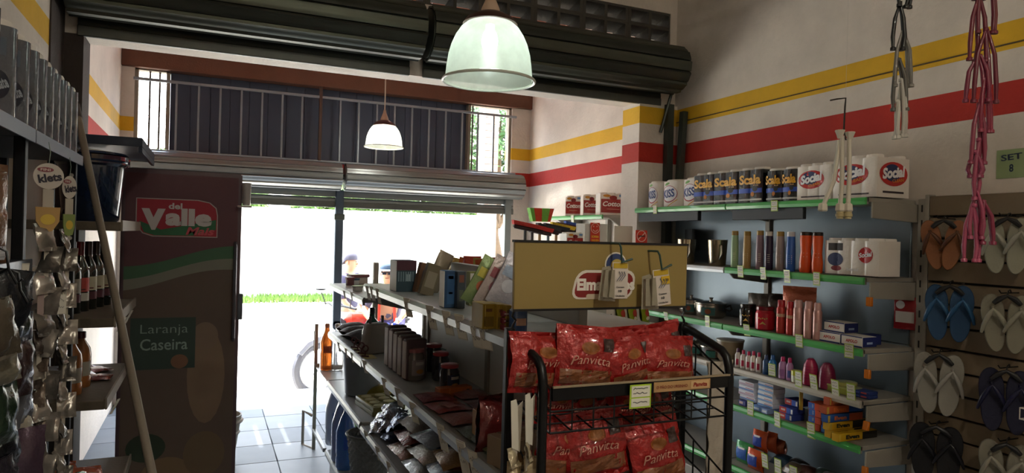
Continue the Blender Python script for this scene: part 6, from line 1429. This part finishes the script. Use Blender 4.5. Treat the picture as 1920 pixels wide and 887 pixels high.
MB().box(-w0+.04, .08, -.0142, -.0134, .80, 1.09).build('text_panel', card('#33443f'), fr, smooth=False)
text('Laranja', -.08, 1.02, .24, .065, card('#8b9f98'), fr, Fy, .003, -.01); text('Caseira', -.08, .94, .24, .065, card('#8b9f98'), fr, Fy, .003, .01)
decal('ell', 0.0, .84, .09, .08, card('#7c5844'), fr, Fy, .0026, 'orange_print'); decal('ell', .14, .75, .2, .55, card('#7d6856'), fr, Fy, .0014, 'glass_print'); decal('ell', .13, .98, .14, .16, card('#7c685a'), fr, Fy, .002, 'orange_slice')
decal('ell', -.05, .18, .28, .24, card('#7a644c'), fr, Fy, .0016, 'fruit_print'); decal('ell', -.16, .36, .2, .16, card('#28382c'), fr, Fy, .0018, 'leaf_print'); decal('ell', .14, .3, .22, .26, card('#6c5a46'), fr, Fy, .0018, 'fruit_print')
lgp = [(-.5, .5), (.25, .5), (.4, .44), (.48, .3), (.5, .1), (.5, -.5), (-.3, -.5), (-.42, -.42), (-.5, -.2)]
decal('poly', -.028, 1.655, .42, .215, card('#a8a2a0'), fr, Fy, .0014, 'logo_outline', poly=lgp); decal('poly', -.028, 1.655, .41, .205, card('#9a2436'), fr, Fy, .0018, 'logo_field', poly=lgp)
decal('poly', -.028, 1.655, .41, .205, card('#2f6a48'), fr, Fy, .0022, 'logo_leaf', poly=[(-.47, -.1), (-.2, -.33), (.1, -.2), (.49, -.02), (.49, -.3), (.2, -.48), (-.28, -.49), (-.41, -.41)])
text('V', -.15, 1.645, .12, .12, card('#c8c2c4'), fr, Fy, .003, .08); text('alle', .03, 1.66, .24, .10, card('#c8c2c4'), fr, Fy, .003, .05); text('del', -.04, 1.722, .07, .035, card('#c8c2c4'), fr, Fy, .003, .03)
text('Mais', .09, 1.583, .15, .045, card('#c0505c'), fr, Fy, .003, .03, shear=.25)
MB().tube([(FW-.03, -.012, .95), (FW-.03, -.05, .97), (FW-.03, -.05, 1.5), (FW-.03, -.012, 1.52)], .01, 8).build('handle', M('#5a5a62', .4, .3), fr)
MB().box(FW-.01, FW+.018, -.02, .03, 1.07, 1.22).build('lock_box', M('#4a505c', .5), fr, bevel=.003)
t = thing('cup_holder', 'clear plastic cup clipped to the upper right corner of the fridge', 'holder', (.195, 4.29, 1.74))
MB().lathe([(.02, 0), (.022, .0), (.026, .13), (.024, .13), (.019, .004), (0, .004)], 20, cap=False).build('cup', M('#b9b3b4', .2, trans=.3, coat=.5), t); MB().box(-.05, .03, -.03, .03, -.012, -.002).build('plate', M('#b9a8a8', .4), t, bevel=.003)
t = thing('floor_basket', 'pale round woven basket at the fridge foot by the door', 'basket', (.10, 5.12, 0))
for k, z in enumerate((.12, .2, .28)): MB().tube([((.1+.02*k)*math.cos(a), (.1+.02*k)*math.sin(a), z) for a in [2*PI*q_/28 for q_ in range(28)]], .012, 6, closed=True).build('hoop', M('#9a9488', .6), t)
MB().lathe([(.08, 0), (.095, .01), (.14, .32), (.13, .32), (.088, .015), (0, .015)], 28, cap=False).build('body', M('#8a857a', .6, var=.2, bump=.5), t)

# ================================================================== PEOPLE AND MOTORCYCLE
def skin_mesh(name, verts, edges, radii, mat, parent, root=0, sub=2, loc=None):
    me = bpy.data.meshes.new(name); me.from_pydata(verts, edges, [])
    bm = bmesh.new(); bm.from_mesh(me); ly = bm.verts.layers.skin.verify()
    for i, v in enumerate(bm.verts):
        r = radii[i]; v[ly].radius = (r, r) if not isinstance(r, tuple) else r; v[ly].use_root = (i == root)
    bm.to_mesh(me); bm.free()
    o = link(name, me, mat, parent, loc)
    sk = o.modifiers.new('skin', 'SKIN'); sk.use_smooth_shade = True
    s = o.modifiers.new('sub', 'SUBSURF'); s.levels = sub; s.render_levels = sub
    dg = bpy.context.evaluated_depsgraph_get(); nm = bpy.data.meshes.new_from_object(o.evaluated_get(dg)); bpy.data.objects.remove(o)
    return link(name, nm, None, parent, loc)
class Sk:
    def __init__(s): s.v = []; s.e = []; s.r = []
    def a(s, p, r, parent=None):
        s.v.append(tuple(p)); s.r.append(r); i = len(s.v)-1
        if parent is not None: s.e.append((parent, i))
        return i
SKIN = M('#b98b6c', .55, var=.08)
def hand(sk, wrist, fwd, up, side, thumb, par):
    """palm and five fingers; fwd finger direction, side across the palm"""
    fwd, up, side = Vector(fwd).normalized(), Vector(up).normalized(), Vector(side).normalized(); w = Vector(wrist)
    palm = sk.a(w+fwd*.05, (.036, .02), par)
    for k, (o, L_) in enumerate(((-.03, .065), (-.01, .075), (.01, .072), (.03, .055))):
        b = sk.a(w+fwd*.09+side*o, .0105, palm); m = sk.a(w+fwd*(.09+L_*.5)+side*o*1.2-up*.012, .0095, b); sk.a(w+fwd*(.09+L_*.9)+side*o*1.3-up*.035, .008, m)
    b = sk.a(w+fwd*.045+side*thumb*.045-up*.005, .012, palm); m = sk.a(w+fwd*.075+side*thumb*.065-up*.012, .011, b); sk.a(w+fwd*.1+side*thumb*.07-up*.022, .009, m)
def person(name, label, root, rot, J, shirt, pants, hair, sleeve=.5, extras=None):
    """J: joints in local metres. One skinned body; clothing and hair are children"""
    t = thing(name, label, 'person', root, rot)
    s = Sk(); V = Vector
    pe = s.a(J['pelvis'], (.15, .105)); wa = s.a(J['waist'], (.135, .1), pe); ch = s.a(J['chest'], (.16, .115), wa); nk0 = s.a(J['neck'], .062, ch)
    hd = V(J['head']); nk = s.a(V(J['neck'])+(hd-V(J['neck']))*.35, .055, nk0); jw = s.a(hd+V((0, -.01, -.06)), .068, nk); h1 = s.a(hd+V((0, 0, .0)), (.08, .09), jw); h2 = s.a(hd+V((0, .01, .07)), (.07, .08), h1)
    arms = {}
    for sd in 'LR':
        sh = s.a(J['sho'+sd], .062, ch); el = s.a(J['elb'+sd], .042, sh); wr_ = s.a(J['wri'+sd], .028, el)
        f = (V(J['wri'+sd])-V(J['elb'+sd])).normalized(); sidev = f.cross(V((0, 0, 1))); sidev = sidev.normalized() if sidev.length > .1 else V((1, 0, 0)); upv = sidev.cross(f)
        hand(s, J['wri'+sd], f, upv, sidev, 1 if sd == 'L' else -1, wr_)
        hp = s.a(J['hip'+sd], .09, pe); kn = s.a(J['kne'+sd], .062, hp); an = s.a(J['ank'+sd], .042, kn); s.a(V(J['ank'+sd])+V((0, -.08, -.03)), .04, an)
    skin_mesh('body', s.v, s.e, s.r, SKIN, t)
    c = Sk(); pe = c.a(V(J['pelvis'])+V((0, 0, .02)), (.165, .12)); wa = c.a(J['waist'], (.152, .118), pe); ch = c.a(J['chest'], (.178, .132), wa); c.a(V(J['neck'])-V((0, 0, .01)), .075, ch)
    for sd in 'LR':
        sh = c.a(J['sho'+sd], .074, ch); e = V(J['sho'+sd]).lerp(V(J['elb'+sd]), min(1, sleeve*2)); q1 = c.a(e, .058, sh)
        if sleeve > .5: c.a(V(J['elb'+sd]).lerp(V(J['wri'+sd]), sleeve*2-1), .042, q1)
    skin_mesh('shirt', c.v, c.e, c.r, shirt, t)
    c = Sk(); pe = c.a(V(J['pelvis'])-V((0, 0, .03)), (.16, .12))
    for sd in 'LR':
        hp = c.a(J['hip'+sd], .102, pe); kn = c.a(J['kne'+sd], .076, hp); c.a(V(J['ank'+sd])+V((0, 0, .03)), .06, kn)
    skin_mesh('trousers', c.v, c.e, c.r, pants, t)
    for sd in 'LR':
        MB().lathe([(.0, -.0), (.05, 0), (.052, .03), (.04, .06), (0, .07)], 14, ey=2.2, cap=False).build('shoe', M('#3a3634', .6), t, V(J['ank'+sd])+V((0, -.05, -.075)))
    # face: eyes, nose, mouth, ears
    MB().lathe([(0, -.018), (.013, -.012), (.010, .01), (0, .022)], 10, cap=False).build('nose', SKIN, t, hd+V((0, -.092, -.012)))
    for sd in (-1, 1):
        MB().lathe([(0, -.03), (.012, -.02), (.014, .01), (0, .03)], 10, ex=.5, cap=False).build('ear', SKIN, t, hd+V((sd*.083, .01, 0)))
        MB().lathe([(0, -.008), (.01, 0), (0, .008)], 8, cap=False).build('eye', M('#2a2420', .3), t, hd+V((sd*.03, -.085, .018)))
    MB().tube([(-.022, -.083, -.045), (0, -.09, -.048), (.022, -.083, -.045)], .005, 6).build('mouth', M('#8d4a40', .5), t, hd)
    # hair cap
    m = MB(); m.grid(lambda u, v: ((.098+.003*math.sin(u*60))*math.cos(2*PI*u)*math.cos(v*PI/2)*.93, (.108*math.sin(2*PI*u)*math.cos(v*PI/2))+.012+.01*(1-v), .02+.115*math.sin(v*PI/2)-(.07*max(0, math.sin(2*PI*u))*(1-v))), 28, 8)
    m.build('hair', hair, t, hd+V((0, 0, .02)))
    if extras: extras(t, hd, J)
    return t
GZ = -.3
JA = dict(pelvis=(0, 0, .95), waist=(0, 0, 1.1), chest=(0, 0, 1.3), neck=(0, 0, 1.46), head=(0, -.02, 1.6), shoL=(.19, 0, 1.4), shoR=(-.19, 0, 1.4), elbL=(.25, -.02, 1.12), elbR=(-.25, -.05, 1.12), wriL=(.24, -.12, .9), wriR=(-.22, -.22, .98),
          hipL=(.09, 0, .88), hipR=(-.09, 0, .88), kneL=(.1, -.03, .48), kneR=(-.1, -.01, .48), ankL=(.11, 0, .09), ankR=(-.1, .02, .09))
person('person', 'standing person in dark navy shirt and light jeans seen half behind the door post', (1.70, 9.1, GZ-.1), .9, JA, M('#3c3a52', .8), M('#8fa6c8', .8, var=.2), M('#4a4854', .7))
JB = dict(pelvis=(0, .05, .83), waist=(0, .0, .97), chest=(0, -.06, 1.17), neck=(0, -.08, 1.33), head=(0, -.12, 1.46), shoL=(.19, -.06, 1.26), shoR=(-.19, -.06, 1.26), elbL=(.27, -.26, 1.06), elbR=(-.26, -.22, 1.02), wriL=(.16, -.46, .93), wriR=(-.1, -.42, .88),
          hipL=(.1, 0, .8), hipR=(-.1, 0, .8), kneL=(.24, -.42, .74), kneR=(-.24, -.42, .74), ankL=(.22, -.36, .3), ankR=(-.22, -.36, .3))
def cap_glasses(t, hd, J):
    m = MB().lathe([(.1, 0), (.104, .02), (.09, .07), (.05, .1), (0, .108)], 24, ey=1.1, cap=False).lathe([(.098, 0), (.16, -.012), (.165, -.01), (.1, .006)], 24, ey=1.1, cap=False)
    m.build('hat', M('#4f6276', .7), t, hd+Vector((0, .01, .055)))
    g = MB().cbox((-.035, -.095, .012), (.05, .012, .032)).cbox((.035, -.095, .012), (.05, .012, .032)).cbox((0, -.097, .02), (.02, .008, .006)).cbox((-.07, -.05, .018), (.006, .09, .008)).cbox((.07, -.05, .018), (.006, .09, .008))
    g.build('sunglasses', gloss('#33333c', .1), t, hd, bevel=.002)
    for s in (-1, 1): MB().tube([(s*.1, -.13, 1.24), (s*.09, -.17, 1.05), (s*.1, -.13, .9)], .02, 6).build('red_strap', M('#c8402c', .6), t)
    MB().lathe([(.034, -.02), (.036, 0), (.034, .02)], 12).build('wrist_band', M('#c8d0dc', .5), t, Vector(J['wriL'])+Vector((.01, .02, .02)))
person('person', 'seated person with brimmed hat, sunglasses and red straps leaning forward on the motorcycle', (2.02, 8.26, GZ-.05), -.35, JB, M('#5a5468', .8), M('#4f4a78', .8), M('#2a2624', .7), sleeve=.45, extras=cap_glasses)
mc = thing('motorcycle', 'red and white motorcycle parked outside the door', 'motorcycle', (1.72, 8.35, GZ), 0)
mc.rotation_euler = (0, 0, .35)
tyre = M('#5f6068', .8); wh = M('#c3c6cc', .4, .5); redp = gloss('#c33a2a', .25); whp = gloss('#d4d2d0', .3)
for i, x in enumerate((-.55, .72)):
    w = MB().tube([(x+.29*math.cos(a), 0, .31+.29*math.sin(a)) for a in [2*PI*k/32 for k in range(32)]], .045, 8, closed=True).build('tyre', tyre, mc)
    m = MB().tube([(x+.235*math.cos(a), 0, .31+.235*math.sin(a)) for a in [2*PI*k/32 for k in range(32)]], .012, 6, closed=True)
    for k in range(5): m.tube([(x, 0, .31), (x+.235*math.cos(k*2*PI/5), 0, .31+.235*math.sin(k*2*PI/5))], .012, 6)
    m.tube([(x, -.05, .31), (x, .05, .31)], .04, 10).build('wheel', wh, mc)
MB().tube([(-.55, .06, .31), (-.42, .06, .7), (-.35, .05, .95)], .02, 8).tube([(-.55, -.06, .31), (-.42, -.06, .7), (-.35, -.05, .95)], .02, 8).build('fork', wh, mc)
MB().tube([(-.3, -.36, 1.02), (-.35, -.15, 1.04), (-.36, 0, 1.0), (-.35, .15, 1.04), (-.3, .36, 1.02)], .014, 8).build('handlebar', BW, mc)
MB().tube([(-.8, 0, .5), (-.7, 0, .6), (-.55, 0, .66), (-.4, 0, .63)], .05, 8).build('front_fender', M('#8a8c94', .6), mc)
MB().lathe([(0, -.16), (.09, -.13), (.13, 0), (.1, .14), (0, .2)], 20, ex=1.0, ey=.8, cap=False).build('fuel_tank', redp, mc, (-.05, 0, .82), (0, -1.35, 0))
MB().cbox((-.4, 0, .88), (.14, .2, .2), (0, .3, 0)).build('headlight_cowl', whp, mc, bevel=.04, seg=2)
MB().cbox((.35, 0, .80), (.62, .2, .09), (0, -.05, 0)).build('seat', M('#26262a', .7), mc, bevel=.03, seg=2)
MB().cbox((.5, 0, .68), (.5, .16, .14), (0, -.15, 0)).build('tail_cowl', whp, mc, bevel=.03, seg=2)
MB().cbox((.05, 0, .42), (.36, .22, .28)).build('engine', M('#5c5e62', .4, .6), mc, bevel=.03, seg=2)
MB().tube([(-.36, 0, .9), (-.05, 0, .7), (.3, 0, .72), (.62, 0, .68)], .03, 8).tube([(-.3, 0, .8), (-.15, 0, .3), (.25, 0, .25), (.72, .06, .31)], .025, 8).build('frame', M('#3c3c40', .5, .5), mc)
MB().tube([(.1, -.12, .3), (.4, -.14, .26), (.8, -.14, .36)], .035, 10).build('exhaust', wh, mc)
for s in (-1, 1): MB().tube([(-.33, s*.28, 1.02), (-.36, s*.34, 1.16)], .006, 6).lathe([(.0, -.012), (.06, -.008), (.06, .008), (0, .012)], 14, (-.36, s*.36, 1.2), cap=False).build('mirror', BW, mc)
MB().tube([(.1, .1, .28), (.05, .28, .0)], .012, 6).build('side_stand', BW, mc)
# crate of water bottles by the person
cr = thing('bottle_crate', 'white pack of bottles with blue caps outside behind the gondola', 'crate', (1.62, 6.75, 0))
MB().box(-.15, .15, -.1, .1, 0, .66).build('crate', gloss('#d6dade'), cr, bevel=.01)
for i in range(4):
    for j in range(2): MB().lathe([(.02, .66), (.02, .7), (.0, .7)], 10, (-.11+i*.073, -.04+j*.08, 0), cap=False).build('blue_cap', gloss('#2a48a8'), cr)

# household pots seen behind the rack on the white-edged shelf
for i, (px, py) in enumerate(((1308, 668), (1336, 672))):
    y = ry(px, py, 3.0); t = thing('steel_bowl', ['steel lidded bowl with teal label behind the rack, farther', 'steel lidded bowl with teal label behind the rack, nearer'][i], 'bowl', (3.0, y, Z4), -.9, 'steel bowls behind the rack')
    MB().lathe([(.05, 0), (.07, .02), (.075, .07), (.078, .075)], 24).build('bowl', pot_m, t); MB().lathe([(.08, .075), (.08, .082), (.02, .095), (.01, .11), (0, .11)], 24).build('lid', pot_m, t)
    decal('rect', 0, .035, .06, .04, card('#2f6a64'), t, lambda x, z: -math.sqrt(max(1e-6, .076**2-x*x)), .001, 'label')

dups_ = [k for k, v in LABELS.items() if len(v) > 1]
print('LABELS', len(LABELS), 'DUPLICATES', dups_)
print('LONG', [k for k in LABELS if not 4 <= len(k.split()) <= 16])
